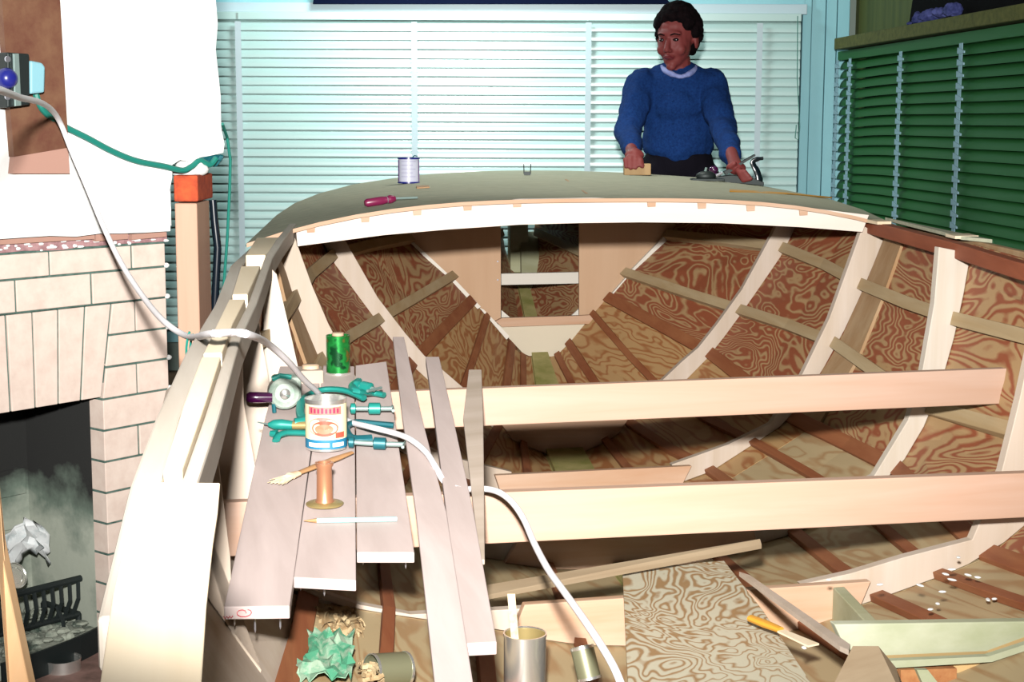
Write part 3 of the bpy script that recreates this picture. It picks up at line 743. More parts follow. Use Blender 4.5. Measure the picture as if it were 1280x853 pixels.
for side in (1, -1):
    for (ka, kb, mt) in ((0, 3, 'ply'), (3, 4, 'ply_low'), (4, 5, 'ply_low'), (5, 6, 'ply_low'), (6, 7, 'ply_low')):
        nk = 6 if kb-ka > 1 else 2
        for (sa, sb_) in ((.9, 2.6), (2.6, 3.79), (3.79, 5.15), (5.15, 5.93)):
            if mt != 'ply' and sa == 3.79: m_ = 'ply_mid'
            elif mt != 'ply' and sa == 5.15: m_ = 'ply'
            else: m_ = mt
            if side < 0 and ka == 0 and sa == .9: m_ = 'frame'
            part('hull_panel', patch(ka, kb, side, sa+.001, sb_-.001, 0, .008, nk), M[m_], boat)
    # stringers and chine battens
    def batten(kf, wid, th, mt, s0_, s1_, name='stringer', th2=None):
        ss = [s0_]+[q for q in svals if s0_ < q < s1_]+[s1_]
        secs = []
        for s in ss:
            k0 = hullpt(kf, s, side, 0); ka_ = hullpt(max(0, kf-.02), s, side, 0); kb_ = hullpt(kf+.02, s, side, 0)
            d = (kb_-ka_).normalized(); inn_ = (hullpt(kf, s, side, .02)-k0).normalized()
            secs.append([k0-d*wid/2+inn_*.0005, k0+d*wid/2+inn_*.0005, k0+d*wid/2+inn_*th, k0-d*wid/2+inn_*th])
        part(name, MB().strip(secs), M[mt], boat, bevel=.0015)
    batten(1.0, .032, .022, 'stringer', 1.5, 5.88)
    batten(2.0, .032, .022, 'stringer', 1.5, 5.88)
    batten(3.0, .038, .014, 'chine', 1.5 if side < 0 else 2.175, 5.14, 'chine_batten')
    batten(4.0, .022, .016, 'chine', 1.5 if side < 0 else 2.175, 5.14, 'chine_batten')
    batten(5.0, .028, .016, 'chine', 1.5 if side < 0 else 2.175, 5.14, 'chine_batten')
    batten(6.0, .022, .016, 'chine', 1.5 if side < 0 else 2.175, 5.14, 'chine_batten')
    # butt strap over the seam of the side panels
    part('butt_strap', patch(0.05, 2.95, side, 3.74, 3.88, .010, .009, 6), M['strap'], boat)
# keelson
secs = []
for s in svals:
    if s > 5.8: continue
    b7, z7 = node(7, s); w_ = max(.02, b7*.95)
    secs.append([HB(s, -w_, z7+.002), HB(s, w_, z7+.002), HB(s, w_, z7+.018), HB(s, -w_, z7+.018)])
part('keelson', MB().strip(secs), M['keel'], boat)
secs = []
for s in svals:
    b7, z7 = node(7, s); secs.append([HB(s, -b7-.001, z7-.03), HB(s, b7+.001, z7-.03), HB(s, b7+.001, z7), HB(s, -b7-.001, z7)])
part('keel', MB().strip(secs), M['keel'], boat)
# frames
INNER = {
 4.5: [(.69, .925), (.66, .862), (.565, .691), (.485, .584), (.427, .514), (.376, .473), (.30, .405), (.20, .33)],
 3.9: [(.752, .925), (.70, .779), (.663, .675), (.588, .522), (.50, .39), (.38, .338), (.22, .29)],
 3.25: [(.715, .92), (.709, .79), (.686, .632), (.655, .52), (.575, .392), (.45, .34), (.22, .295)],
 2.6: [(.70, .91), (.655, .822), (.63, .687), (.60, .55), (.545, .42), (.41, .395), (.3, .37), (.2, .355)],
 2.15: [(.71, .90), (.69, .76), (.645, .60), (.56, .50), (.45, .485), (.3, .46), (.2, .44)],
}
FT = .022
def pxl(s, l):
    o_ = []
    for x_, y_ in l: p_ = onS(x_, y_, s); o_.append((-(p_.dot(STB)-cen(s)), p_.z))
    return o_
INL = {
 3.9: [(.785, .925), (.776, .911), (.736, .793), (.697, .697), (.63, .56), (.53, .41), (.39, .34), (.22, .29)],
 3.25: [(.80, .90), (.787, .885), (.756, .74), (.742, .67), (.70, .52), (.60, .40), (.45, .34), (.22, .295)],
 2.6: pxl(2.6, [(303, 440), (305, 505), (322, 600), (325, 655)])+[(.775, .47), (.70, .405), (.62, .372), (.53, .348), (.36, .345), (.2, .345)],
 2.15: pxl(2.15, [(276, 600), (288, 697), (291, 780), (308, 840), (316, 875)]),
}
def outer(s, k0, k1, side, n=10): return [hullpt(k0+(k1-k0)*i/n, s, side, .0015) for i in range(n+1)]
kend = {4.5: 5.1, 3.9: 5.5, 3.25: 5.5, 2.6: 5.6, 2.15: 2.75}
for s, inn in INNER.items():
    for side in (1, -1):
        if s == 2.15 and side == 1: continue
        o_ = outer(s, 0.12, kend[s], side); i_ = [HB(s, side*b_, z_) for b_, z_ in (INL.get(s, inn) if side < 0 else inn)][::-1]
        mt = 'frame_white' if (s == 3.25) else 'frame'
        part('frame', MB().prism(o_+i_, FORE*FT), M[mt], boat, bevel=.0015)
o_ = outer(2.97, .12, 4, -1); i_ = [HB(2.97, -b_, z_) for b_, z_ in pxl(2.97, [(316, 366), (322, 397), (337, 480), (346, 545), (351, 600)])+[(.66, .40)]][::-1]
part('frame', MB().prism(o_+i_, FORE*FT), M['frame'], boat, bevel=.0015)
# floor timbers (lap the aft side of the frames)
def floor_timber(s, ztop_, bw, kf, mt, off=-.020, th=.019, ztop_l=None):
    low = outer(s, kf, 7.0, 1, 6)+[hullpt(7.0-(7.0-kf)*i/6, s, -1, .0015) for i in range(7)]
    p_ = [HB(s, -bw, ztop_l or ztop_), HB(s, bw, ztop_)]
    poly_ = [p_[1]]+low+[p_[0]]
    b = MB().prism([q+FORE*off for q in poly_], FORE*th)
    part('floor_timber', b, M[mt], boat, bevel=.0015)
M['timber'] = wood('pinkish_floor_timber', (.72, .52, .38), (.58, .34, .20), AN, 'x')
floor_timber(4.5, .305, .20, 5.5, 'timber')
floor_timber(3.9, .288, .27, 5.5, 'timber')
floor_timber(3.25, .30, .27, 5.5, 'timber')
floor_timber(2.6, .358, .33, 5.3, 'timber')
# sheer clamps (inner rail), outer rail and spacer blocks
def railsweep(pts, name, mt, side):  # pts: (s, b_inner, b_outer, ztop, h)
    secs = []
    for s, bi, bo, zt_, h_ in pts:
        secs.append([HB(s, side*bi, zt_-h_), HB(s, side*bo, zt_-h_), HB(s, side*bo, zt_), HB(s, side*bi, zt_)])
    return part(name, MB().strip(secs), M[mt], boat, bevel=.003)
railsweep([(3.95, .775, .793, .945, .04), (3.6, .79, .808, .93, .04), (3.3, .797, .814, .918, .04), (2.9, .79, .806, .908, .042), (2.6, .785, .800, .90, .042), (2.2, .78, .795, .90, .045), (1.6, .757, .772, .90, .045), (1.3, .748, .762, .90, .045), (.95, .72, .735, .90, .045)], 'sheer_clamp', 'rail', -1)
railsweep([(3.855, .862, .885, .892, .035), (3.3, .862, .886, .900, .035), (2.6, .828, .853, .90, .035), (2.05, .815, .841, .90, .035), (1.6, .796, .821, .90, .035), (1.3, .778, .803, .90, .035), (.95, .752, .772, .90, .035)], 'outer_rail', 'rail', -1)
railsweep([(4.5, .70, .73, .945, .04), (3.95, .765, .795, .940, .036), (3.25, .755, .785, .928, .036), (2.9, .745, .775, .918, .036), (2.3, .73, .76, .91, .036)], 'sheer_clamp', 'clamp', 1)
railsweep([(3.9, .83, .852, .925, .03), (3.25, .815, .835, .930, .03), (2.3, .81, .83, .92, .03)], 'outer_rail', 'strap', 1)
for (sa, sb_, gap, zt_) in ((3.32, 3.78, .012, .905), (2.62, 3.1, .008, .903), (1.98, 2.55, .005, .903), (1.33, 1.95, .004, .903)):
    secs = []
    for s in (sa, (sa+sb_)/2, sb_):
        bi = np.interp(s, [1.3, 1.6, 2.2, 2.6, 3.3, 3.95], [.7625, .7725, .7955, .8005, .8145, .7935])
        bo = np.interp(s, [1.3, 1.6, 2.05, 2.6, 3.3, 3.89], [.780, .797, .816, .830, .862, .872])-gap*.6
        zz = zt_+.012*(s-1.3)/2.0+.003
        secs.append([HB(s, -bi, zz-.04), HB(s, -bo, zz-.04), HB(s, -bo, zz), HB(s, -bi, zz)])
    part('spacer_block', MB().strip(secs), M['block'], boat, bevel=.002)
# wide gusset plank over both rails close to the camera
zp = .906
b = MB().prism([onZ(x_, y_, zp) for x_, y_ in ((181, 603), (275, 604), (272, 640), (266, 680), (258, 757), (252, 853), (250, 930), (112, 930), (125, 853), (141, 743), (158, 670))], -ZZ*.0055)
M['gusset'] = wood('bright_cream_plank', (.95, .84, .64), (.88, .72, .50), AN, 'y')
part('gusset_plank', b, M['gusset'], boat, bevel=.001)
# cross beams
def beam(s, x_l, ytl, ybl, x_r, ytr, ybr, th, mt='beam'):
    p_ = [onS(x_l, ybl, s), onS(x_r, ybr, s), onS(x_r, ytr, s), onS(x_l, ytl, s)]
    return part('cross_beam', MB().prism(p_, FORE*th), M[mt], boat, bevel=.002)
beam(3.0, 440, 492, 540, 1268, 460.5, 504.5, .022)
beam(2.5, 272, 629, 697, 1330, 590, 645, .024)
# deck beam with notched stringer ends
top = [(370, 285), (420, 274), (480, 264), (560, 255), (650, 249), (740, 247.5), (820, 249), (900, 252), (950, 255), (1020, 261), (1086, 269)]
bot = [(1078, 290), (1000, 284), (900, 279), (800, 278), (724, 279), (650, 281), (560, 287), (480, 294), (372, 308)]
SD = 3.90
b = MB().prism([onS(x_, y_, SD-.028) for x_, y_ in top+bot], FORE*.026)
part('deck_beam', b, M['deckbeam'], boat)
for x_ in (388, 456, 521, 584, 646, 730, 814, 877, 938, 1004):
    yt = np.interp(x_, [t_[0] for t_ in top], [t_[1] for t_ in top])
    if x_ == 730: continue
    b = MB().prism([onS(x_-5, yt+1, SD-.034), onS(x_+6, yt+.5, SD-.034), onS(x_+5.5, yt+9.5, SD-.034), onS(x_-4, yt+10, SD-.034)], FORE*.004)
    part('deck_stringer_end', b, M['timber'], boat)
# deck
DP = [(3.86, .893, .893, .903, .103), (4.43, .85, .93, .938, .079), (4.8, .815, .94, .952, .066), (5.15, .75, .89, .965, .052), (5.45, .64, .80, .982, .036), (5.7, .50, .62, .993, .024), (5.9, .28, .42, 1.0, .014), (5.97, .12, .2, 1.006, .006)]
nu = 20
def dprof(s, u):                     # u -1..1 across
    bl, br, ze, cb = [float(np.interp(s, [d[0] for d in DP], [d[j] for d in DP])) for j in (1, 2, 3, 4)]
    return HB(s, u*(br if u > 0 else bl), ze+cb*(1-abs(u)**3))
secs = []
for s in (3.86, 4.1, 4.43, 4.8, 5.15, 5.3, 5.45, 5.58, 5.7, 5.8, 5.9, 5.97):
    a_ = [dprof(s, -1+2*i/nu) for i in range(nu+1)]
    secs.append(a_+[q-ZZ*.009 for q in a_][::-1])
def deckz(s, bb_):
    bl, br, ze, cb = [float(np.interp(s, [d[0] for d in DP], [d[j] for d in DP])) for j in (1, 2, 3, 4)]
    return ze+cb*(1-min(1, abs(bb_)/(br if bb_ > 0 else bl))**3)
part('deck_panel', MB().strip(secs), M['deck'], boat, smooth=True)
secs = []
for i in range(nu+1):
    q = dprof(3.86, -1+2*i/nu)-FORE*.003
    secs.append([q-ZZ*.0092, q-ZZ*.0092-FORE*.003, q-FORE*.003+ZZ*.0006, q+ZZ*.0006])
part('deck_edge', MB().strip(secs), M['timber'], boat)
b = MB(); b.prism([HB(3.857, .80, .950), HB(3.3, .79, .940), HB(3.22, .835, .938), HB(3.857, .885, .925)], -ZZ*.008)
part('side_deck_strip', b, M['deck'], boat)
b = MB(); b.prism([HB(3.36, .775, .935), HB(3.30, .775, .934), HB(3.30, .835, .934), HB(3.36, .835, .935)], ZZ*.007)
part('sheer_block', b, M['block'], boat)
b = MB(); b.prism([HB(3.85, .745, .937), HB(3.78, .75, .936), HB(3.78, .79, .936), HB(3.85, .79, .937)], ZZ*.008)
part('sheer_block', b, M['block'], boat)
# deck stringers under the deck
for bb_ in (-.62, -.45, -.28, -.11, .06, .23, .40, .57):
    secs = []
    for s in (3.93, 4.4, 4.9, 5.1):
        bw = float(np.interp(s, [d[0] for d in DP], [d[1] for d in DP]))
        if abs(bb_) > bw-.08: break
        z_ = deckz(s, bb_)-.011
        secs.append([HB(s, bb_-.012, z_-.022), HB(s, bb_+.012, z_-.022), HB(s, bb_+.012, z_), HB(s, bb_-.012, z_)])
    if len(secs) > 1: part('deck_stringer', MB().strip(secs), M['timber'], boat)
# bulkhead
S1 = 5.15
def bp_(l, s=S1, off=0.0): return [onS(x_, y_, s)+FORE*off for x_, y_ in l]
b = MB().prism(bp_([(516, 303), (470, 262), (626, 244), (626, 398), (620, 406), (598, 384), (560, 347)]), FORE*.009); part('bulkhead_panel', b, M['ply_bulk'], boat)
b = MB().prism(bp_([(724, 244), (868, 252), (838, 290), (783, 346), (757, 374), (737, 402), (724, 396)]), FORE*.009); part('bulkhead_panel', b, M['ply_bulk'], boat)
b = MB().prism(bp_([(620, 406), (737, 405), (706, 438), (692, 446), (661, 445), (654, 442)]), FORE*.009)
part('bulkhead_foot', b, mat('white_primed_ply', (.74, .66, .50), .7), boat)
b = MB().prism(bp_([(618, 401), (626, 408), (739, 404), (741, 393), (724, 394), (626, 397)], off=-.020), FORE*.019); part('bulkhead_rail', b, M['timber'], boat)
M['cleat'] = mat('pale_cleat_wood', (.85, .80, .70), .6)
for l in ([(757, 374), (762, 376), (790, 346), (785, 342)], [(787, 338), (793, 342), (839, 293), (834, 290)], [(512, 303), (517, 303), (560, 343), (556, 347)], [(558, 345), (563, 344), (600, 383), (596, 386)],
          [(598, 384), (604, 387), (636, 420), (632, 424)]):
    part('edge_cleat', MB().prism(bp_(l, off=-.014), FORE*.013), M['cleat'], boat)
for (x_, y_) in ((622, 327), (622, 350)):
    b = MB(); b.lathe(onS(x_, y_, S1), -FORE, [(.003, 0), (.003, .002)], 8); part('screw_head', b, M['nail'], boat)
# behind the opening
b = MB().prism([onS(600, 343, 5.35), onS(600, 357, 5.35), onS(745, 354, 5.35), onS(745, 340, 5.35)], FORE*.022); part('breast_hook', b, M['cleat'], boat)
for l in ([(627, 388), (627, 399), (640, 399)], [(724, 386), (724, 397), (712, 397)]):
    part('corner_gusset', MB().prism(bp_(l, s=5.18), FORE*.009), M['cleat'], boat)
st = [HB(5.85, -.035, .60), HB(5.85, .035, .60), HB(5.88, .035, .97), HB(5.88, -.035, .97)]
part('stem', MB().prism(st, FORE*.05), M['green_wood'], boat)
part('apron', MB().prism([onS(653, 395, 5.6), onS(683, 395, 5.6), onS(680, 290, 5.9), onS(651, 290, 5.9)], FORE*.02), M['green_wood'], boat)
# transverse board and gusset at the near station
M['gboard'] = speckle('greenish_rough_board', (.60, .62, .46), (.42, .46, .28), 6, .8, .35, .65, stretch=(.5, 1, 1))
Sg = 2.15
b = MB().prism([onS(1043, 781, Sg), onS(1300, 777, Sg), onS(1300, 803, Sg), onS(1236, 818, Sg), (onS(1105, 824, Sg)), onS(1062, 822, Sg)], FORE*.02)
part('floor_timber', b, M['gboard'], boat, bevel=.002, label='broad greenish floor board at the near station')
b = MB().prism([onS(1100, 825, Sg-.03), onS(1240, 819, Sg-.03), onS(1300, 797, Sg-.03), onS(1300, 870, Sg-.03), onS(1110, 870, Sg-.03)], FORE*.018)
part('floor_timber', b, mat('warm_yellow_timber', (.74, .50, .22), .7), boat)
b = MB().prism([onS(1104, 827, Sg-.05), onS(1236, 821, Sg-.05), onS(1300, 800, Sg-.05), onS(1300, 808, Sg-.05), onS(1240, 828, Sg-.05), onS(1110, 836, Sg-.05)], FORE*.012)
part('cap_strip', b, M['gboard'], boat)
b = MB().prism([onS(1126, 838, Sg-.045), onS(1196, 836, Sg-.045), onS(1196, 870, Sg-.045), onS(1126, 870, Sg-.045)], FORE*.012)
part('repair_block', b, M['redply'], boat)
b = MB().prism([onS(1146, 838, Sg-.055), onS(1160, 838, Sg-.055), onS(1185, 870, Sg-.055), onS(1160, 870, Sg-.055)], FORE*.01)
part('brace', b, M['gboard'], boat)
zk = onS(1050, 734, 2.58).z
ka = [onP(1040, 733, zk, 0), onP(1055, 733, zk, 0), onP(1099, 779, zk, 0), onP(1083, 779, zk, 0)]
part('side_keelson', MB().prism(ka, -ZZ*.075), M['green_wood'], boat, bevel=.002)

# ------------------------------------------------------------------ loose boards
PK = .136
def plank(name, poly, z0_, k_, th, m_, label, cat='board', group=None, nails=None, endm=None):
    P = [onP(x_, y_, z0_, k_) for x_, y_ in poly]
    t = thing(name, label, cat, (sum(P, V((0, 0, 0)))/len(P))-ZZ*th, group)
    part('plank', MB().prism(P, -ZZ*th), M[m_], t, bevel=.0015)
    if nails:
        for x_, y_, L_ in nails:
            q_ = onP(x_, y_, z0_, k_)-ZZ*th+FORE*.03
            b = MB(); b.lathe(q_+ZZ*.001, -ZZ, [(.0014, 0), (.0014, L_), (.0002, L_+.004)], 6); part('nail', b, M['nail'], t)
    return t
ZP = .612
plank('bench_plank', [(280, 759), (362, 758), (389, 560), (402, 458), (350, 458), (332, 520)], ZP, PK, .018, 'grey',
      'grey plank nearest the hull side, longest of the three forming a bench', nails=[(294, 755, .02), (320, 755, .03), (352, 755, .025)])
bpl = sc.objects['bench_plank']
b = MB(); e0 = onP(300, 759, ZP, PK)-FORE*.0012-ZZ*.009
b.tube([e0+STB*(.008*math.cos(k*.7)+.0008*k)+ZZ*.005*math.sin(k*.7) for k in range(12)], .0007, 4)
b.tube([e0+STB*(-.022+.002*k)+ZZ*.0015*((-1)**k)-ZZ*.004 for k in range(7)], .0008, 4)
part('red_scribble', b, mat('red_crayon', (.7, .12, .14), .7), bpl, label='red crayon scribble on the sawn end')
plank('bench_plank', [(367, 722), (445, 726), (443, 458), (404, 458), (390.5, 560)], ZP, PK, .016, 'grey',
      'middle grey plank of the bench under the labelled can', nails=[(378, 720, .012), (408, 720, .02), (437, 720, .012)])
plank('bench_plank', [(446, 691), (518, 691), (483, 452), (444.5, 457)], ZP, PK, .016, 'grey',
      'shortest grey bench plank beside the loose strips', nails=[(457, 688, .012), (511, 688, .018)])
plank('wood_strip', [(491, 421), (505, 421), (527, 520), (558, 640), (594, 870), (545, 870), (520, 640), (503, 520)], ZP+.028, PK, .010, 'grey',
      'long grey strip crossing both beams, left of three beside the bench', 'strip')
plank('wood_strip', [(532, 446), (549, 446), (566, 520), (592, 640), (621, 803), (581, 805), (558, 640), (543, 520)], ZP+.018, PK, .017, 'grey',
      'middle grey strip across the beams, with a clean sawn near end', 'strip')
plank('wood_strip', [(586, 462), (602, 462), (604, 520), (605, 600), (606, 700), (600, 700), (590, 620), (581, 540), (579, 522)], ZP+.012, PK, .008, 'greyx',
      'short tapered knotty strip on the beams, rightmost beside the bench', 'strip')

# ------------------------------------------------------------------ tools on the bench
def tp(x_, y_, h_=0.0): return onP(x_, y_, ZP+.001+h_, PK)
# labelled can
cb_ = tp(408, 560); Rc = 25.5/FPX*((cb_-C0).dot(FW))
lc = thing('labelled_can', 'open food can with cream label showing a tomato and blue base band', 'can', cb_)
Hc = .088
b = MB(); b.lathe(cb_, ZZ, [(.001, .002), (Rc*.97, .002), (Rc*.97, Hc), (Rc, Hc), (Rc, 0), (.001, 0)], 36, (False, False)); part('body', b, M['tin'], lc, smooth=True)
b = MB(); b.lathe(cb_+ZZ*(Hc-.004), ZZ, [(Rc*.97, 0), (Rc*1.03, 0), (Rc*1.03, .005), (Rc*.97, .005)], 36, (False, False)); part('rim', b, M['tin'], lc, smooth=True)
def wrap(r_, a0, a1, z0_, z1_, name, m_, par, th=.0004, shape=None, cb0=None):
    """patch of label on the can; angle 0 faces the camera"""
    c0 = cb0 or cb_
    to = (C0-c0); to.z = 0; to.normalize(); side_ = V((-to.y, to.x, 0))
    def P(a_, z_, rr): return c0+(to*math.cos(a_)+side_*math.sin(a_))*rr+ZZ*z_
    n_ = max(4, int(abs(a1-a0)/.12)); b = MB()
    if shape == 'disc':
        ac, zc = (a0+a1)/2, (z0_+z1_)/2; vs = [P(ac, zc, r_+th)]; m__ = 28
        for i in range(m__):
            t = 6.28318*i/m__; vs.append(P(ac+(a1-a0)/2*math.cos(t), zc+(z1_-z0_)/2*math.sin(t), r_+th))
        b.add(vs, [(0, 1+i, 1+(i+1) % m__) for i in range(m__)])
    else:
        vs = []
        for i in range(n_+1):
            a_ = a0+(a1-a0)*i/n_; vs += [P(a_, z0_, r_+th), P(a_, z1_, r_+th)]
        b.add(vs, [(2*i, 2*i+2, 2*i+3, 2*i+1) for i in range(n_)])
    return part(name, b, m_, par, smooth=False)
col = lambda n_, c_, r_=.6: mat(n_, c_, r_)
lab = wrap(Rc, -3.1416, 3.1416, .006, Hc-.007, 'paper_label', M['paper'], lc, .0004)
blue = col('label_blue', (.01, .20, .36)); red = col('label_red', (.62, .06, .05)); tom = col('label_tomato', (.52, .09, .05)); whit = col('label_white', (.9, .9, .85)); pink = col('label_pink', (.60, .20, .16)); mag = col('label_magenta', (.36, .02, .08))
wrap(Rc, -3.1416, 3.1416, .004, .0205, 'blue_band', blue, lab, .0007)
wrap(Rc, -.95, .15, .008, .015, 'white_lettering', whit, lab, .0010)
wrap(Rc, .30, .95, .008, .015, 'white_lettering', whit, lab, .0010)
wrap(Rc, -.95, .80, .064, .078, 'title_panel', pink, lab, .0007)
for i in range(8):
    a_ = -.80+i*.19; wrap(Rc, a_, a_+.11, .067, .067+(.008 if i % 3 else .0095), 'letter', mag, lab, .0010)
wrap(Rc, -.95, .62, .027, .060, 'picture_disc', pink, lab, .0007, 'disc')
wrap(Rc, -.72, .60, .027, .054, 'tomato', tom, lab, .0010, 'disc')
wrap(Rc, -.55, .35, .031, .048, 'tomato', col('label_tomato_pale', (.64, .20, .11)), lab, .0013, 'disc')
wrap(Rc, .45, 1.0, .023, .033, 'picture_corner', tom, lab, .0009)
# copper fitting with flange
cf = thing('flanged_pipe', 'copper pipe stub standing on a round flange on the bench', 'pipe fitting', tp(406, 631))
c_ = tp(406, 631)
b = MB(); b.lathe(c_, ZZ, [(.029, 0), (.030, .002), (.028, .0035), (.015, .005)], 28); part('flange', b, M['tin_gold'], cf, smooth=True)
b = MB(); b.lathe(c_+ZZ*.004, ZZ, [(.0155, 0), (.013, .006), (.012, .056), (.0145, .060), (.0145, .064), (.0105, .064), (.0105, .01)], 24, (True, False)); part('pipe', b, M['copper'], cf, smooth=True)
# pencil
a_, b_ = tp(396, 651, .004), tp(496, 649, .004)
pc_ = thing('pencil', 'pale cyan pencil lying across the bench planks', 'pencil', (a_+b_)/2)
b = MB(); b.tube([a_, b_], .0038, 6); part('barrel', b, M['cyan'], pc_)
d_ = (a_-b_).normalized(); b = MB(); b.tube([a_, a_+d_*.012, a_+d_*.020], [.0037, .002, .0003], 6); part('point', b, M['handle'], pc_)
# paint brush
bp0, bp1 = tp(440, 566, .008), tp(372, 592, .008)
br = thing('paintbrush', 'wooden paintbrush with cream bristles lying before the labelled can', 'brush', (bp0+bp1)/2)
b = MB(); b.tube([bp0, bp0.lerp(bp1, .3), bp0.lerp(bp1, .7), bp1], [.005, .0085, .008, .006], 10, .5); part('handle', b, M['handle'], br, smooth=True)
d_ = (bp1-bp0).normalized(); b = MB(); b.tube([bp1, bp1+d_*.016], [.009, .011], 10, .5); part('ferrule', b, M['endgrain'], br, smooth=True)
b = MB()
sd = d_.cross(ZZ).normalized()
for k in range(40):
    o_ = rnd.uniform(-1, 1); b.tube([bp1+d_*.014+sd*o_*.009, bp1+d_*(.036+rnd.random()*.02)+sd*o_*.018-ZZ*.004*rnd.random()], [.0013, .0006], 4)
part('bristles', b, M['bristle'], br, kind='stuff')
# clamps
def gclamp(label, fr, m1, thr):
    """fr: frame polyline [(x,y,h)], thr: screw polyline"""
    c_ = tp(*fr[0][:2]); t = thing('clamp', label, 'clamp', c_, None)
    P = [tp(*q_) for q_ in fr]
    b = MB(); b.tube(smoothpath(P, 4), .008, 8, .7); part('clamp_frame', b, M[m1], t, smooth=True)
    Q = [tp(*q_) for q_ in thr]
    b = MB(); b.tube(Q, .0045, 10); sc__ = part('screw', b, M['steel'], t, smooth=True)
    b = MB(); b.lathe(Q[-1], Q[-1]-Q[0], [(.004, -.008), (.010, -.006), (.010, .002), (.004, .004)], 12); part('pad', b, M[m1], t, smooth=True)
    e = Q[0]; d_ = (Q[0]-Q[-1]).normalized(); n_ = d_.cross(ZZ).normalized()
    b = MB(); b.tube([e+n_*.022, e-n_*.022], .0028, 8); part('tommy_bar', b, M['steel'], t)
    b = MB(); b.lathe(Q[0].lerp(Q[-1], .45), Q[-1]-Q[0], [(.006, -.012), (.011, -.010), (.011, .010), (.006, .012)], 10); part('threaded_boss', b, M[m1], t, smooth=True)
    return t
gclamp('teal iron clamp behind the labelled can, screw pointing to the right', [(455, 498, .02), (430, 488, .025), (400, 488, .022), (378, 500, .02), (376, 520, .014), (388, 530, .012)], 'teal', [(491, 511, .016), (470, 511, .016), (440, 511, .016)])
gclamp('dark teal clamp lying right of the labelled can', [(492, 532, .01), (470, 530, .012), (445, 528, .014), (432, 535, .012), (440, 548, .01), (465, 548, .01)], 'teal2', [(505, 556, .012), (470, 555, .012), (438, 553, .012)])
gclamp('small teal clamp with a wing handle at the back of the bench', [(480, 494, .012), (465, 491, .014), (448, 490, .03), (440, 483, .03), (448, 476, .026)], 'teal', [(468, 487, .03), (455, 484, .03), (446, 482, .03)])
# hand drill with teal handle left of can
dr = thing('hand_drill', 'teal gripped hand drill pointing left beside the labelled can', 'drill', tp(345, 532))
P = [tp(335, 531, .012), tp(342, 531, .012), tp(352, 531, .012), tp(366, 532, .012)]
b = MB(); b.tube(P, [.003, .009, .010, .008], 12); part('chuck', b, M['teal'], dr, smooth=True)
b = MB(); b.tube([tp(366, 532, .012), tp(388, 532, .014)], .0075, 12); part('spindle', b, M['tin_gold'], dr, smooth=True)
b = MB(); b.tube([tp(322, 528, .012), tp(336, 531, .012)], [.001, .002], 8); part('bit', b, M['steel'], dr)
b = MB(); b.tube([tp(368, 530, .014), tp(385, 529, .014), tp(395, 532, .014)], [.010, .014, .012], 12); part('gear_body', b, M['teal'], dr, smooth=True)
b = MB(); b.tube(smoothpath([tp(386, 542, .008), tp(360, 541, .01), tp(348, 545, .009), tp(345, 551, .004)], 3), [.009]*6+[.008]*4, 8, .6); part('crank', b, M['teal'], dr, smooth=True)
b = MB(); b.tube([tp(346, 543, .008), tp(338, 542, .008)], [.008, .005], 8); part('crank_knob', b, M['teal'], dr)
# electric tool with purple handle
pt = thing('bench_grinder', 'grey cast housing with a round face and a purple grip, left of the clamps', 'power tool', tp(355, 510))
Z0 = tp(355, 512)
def vy(x_, y_, d_=0.0): return onS(x_, y_, 2.87+d_)
b = MB(); c_ = vy(356, 492); b.lathe(c_, -FORE, [(.026, -.05), (.030, -.03), (.030, 0), (.026, .004), (.022, .002), (.018, -.002), (.001, -.002)], 28, (True, False)); part('round_housing', b, M['glassy'], pt, smooth=True)
b = MB(); b.lathe(c_, -FORE, [(.010, -.002), (.010, .006), (.004, .010)], 12); part('hub', b, M['tin'], pt, smooth=True)
b = MB(); b.box(vy(358, 486, .03), STB, FORE, ZZ, .052, .05, .05); part('gear_case', b, M['glassy'], pt, bevel=.006)
b = MB(); b.tube([vy(340, 497), vy(322, 497), vy(311, 497), vy(308, 497)], [.0095, .0105, .0100, .006], 14); part('grip', b, M['purple'], pt, smooth=True, label='shiny dark purple grip')
b = MB(); b.tube([vy(342, 505, .0), vy(343, 516, .0)], .004, 8); part('foot', b, M['teal2'], pt)
b = MB(); b.tube([vy(340, 474), vy(350, 470), vy(364, 472)], .005, 8); part('guard', b, M['teal'], pt)
# dusty boxes behind
zb_ = tp(370, 470).z
def boxthing(x0_, x1_, yb, yt, s, depth, m_, name, label, cat='box', lid=None):
    a_, c_ = onS(x0_, yb, s), onS(x1_, yb, s); t_ = onS(x0_, yt, s)
    t = thing(name, label, cat, (a_+c_)/2)
    b = MB(); b.prism([a_, c_, V((c_.x, c_.y, t_.z)), V((a_.x, a_.y, t_.z))], FORE*depth); part('box', b, M[m_], t, bevel=.003)
    if lid:
        b = MB(); mid = (a_+c_)/2; mid.z = t_.z; b.lathe(mid+FORE*depth*.5, ZZ, [(.017, 0), (.017, .006), (.014, .008)], 20); part('cap', b, M[lid], t, smooth=True)
    return t
boxthing(376, 405, 489, 464, 3.05, .06, 'greyx', 'dusty_box', 'dusty grey wooden box behind the white cord at the back of the bench', lid='endgrain')
boxthing(407, 424, 484, 461, 3.16, .05, 'greyx', 'wood_offcut', 'small grey wood offcut block left of the tall green can', 'offcut')
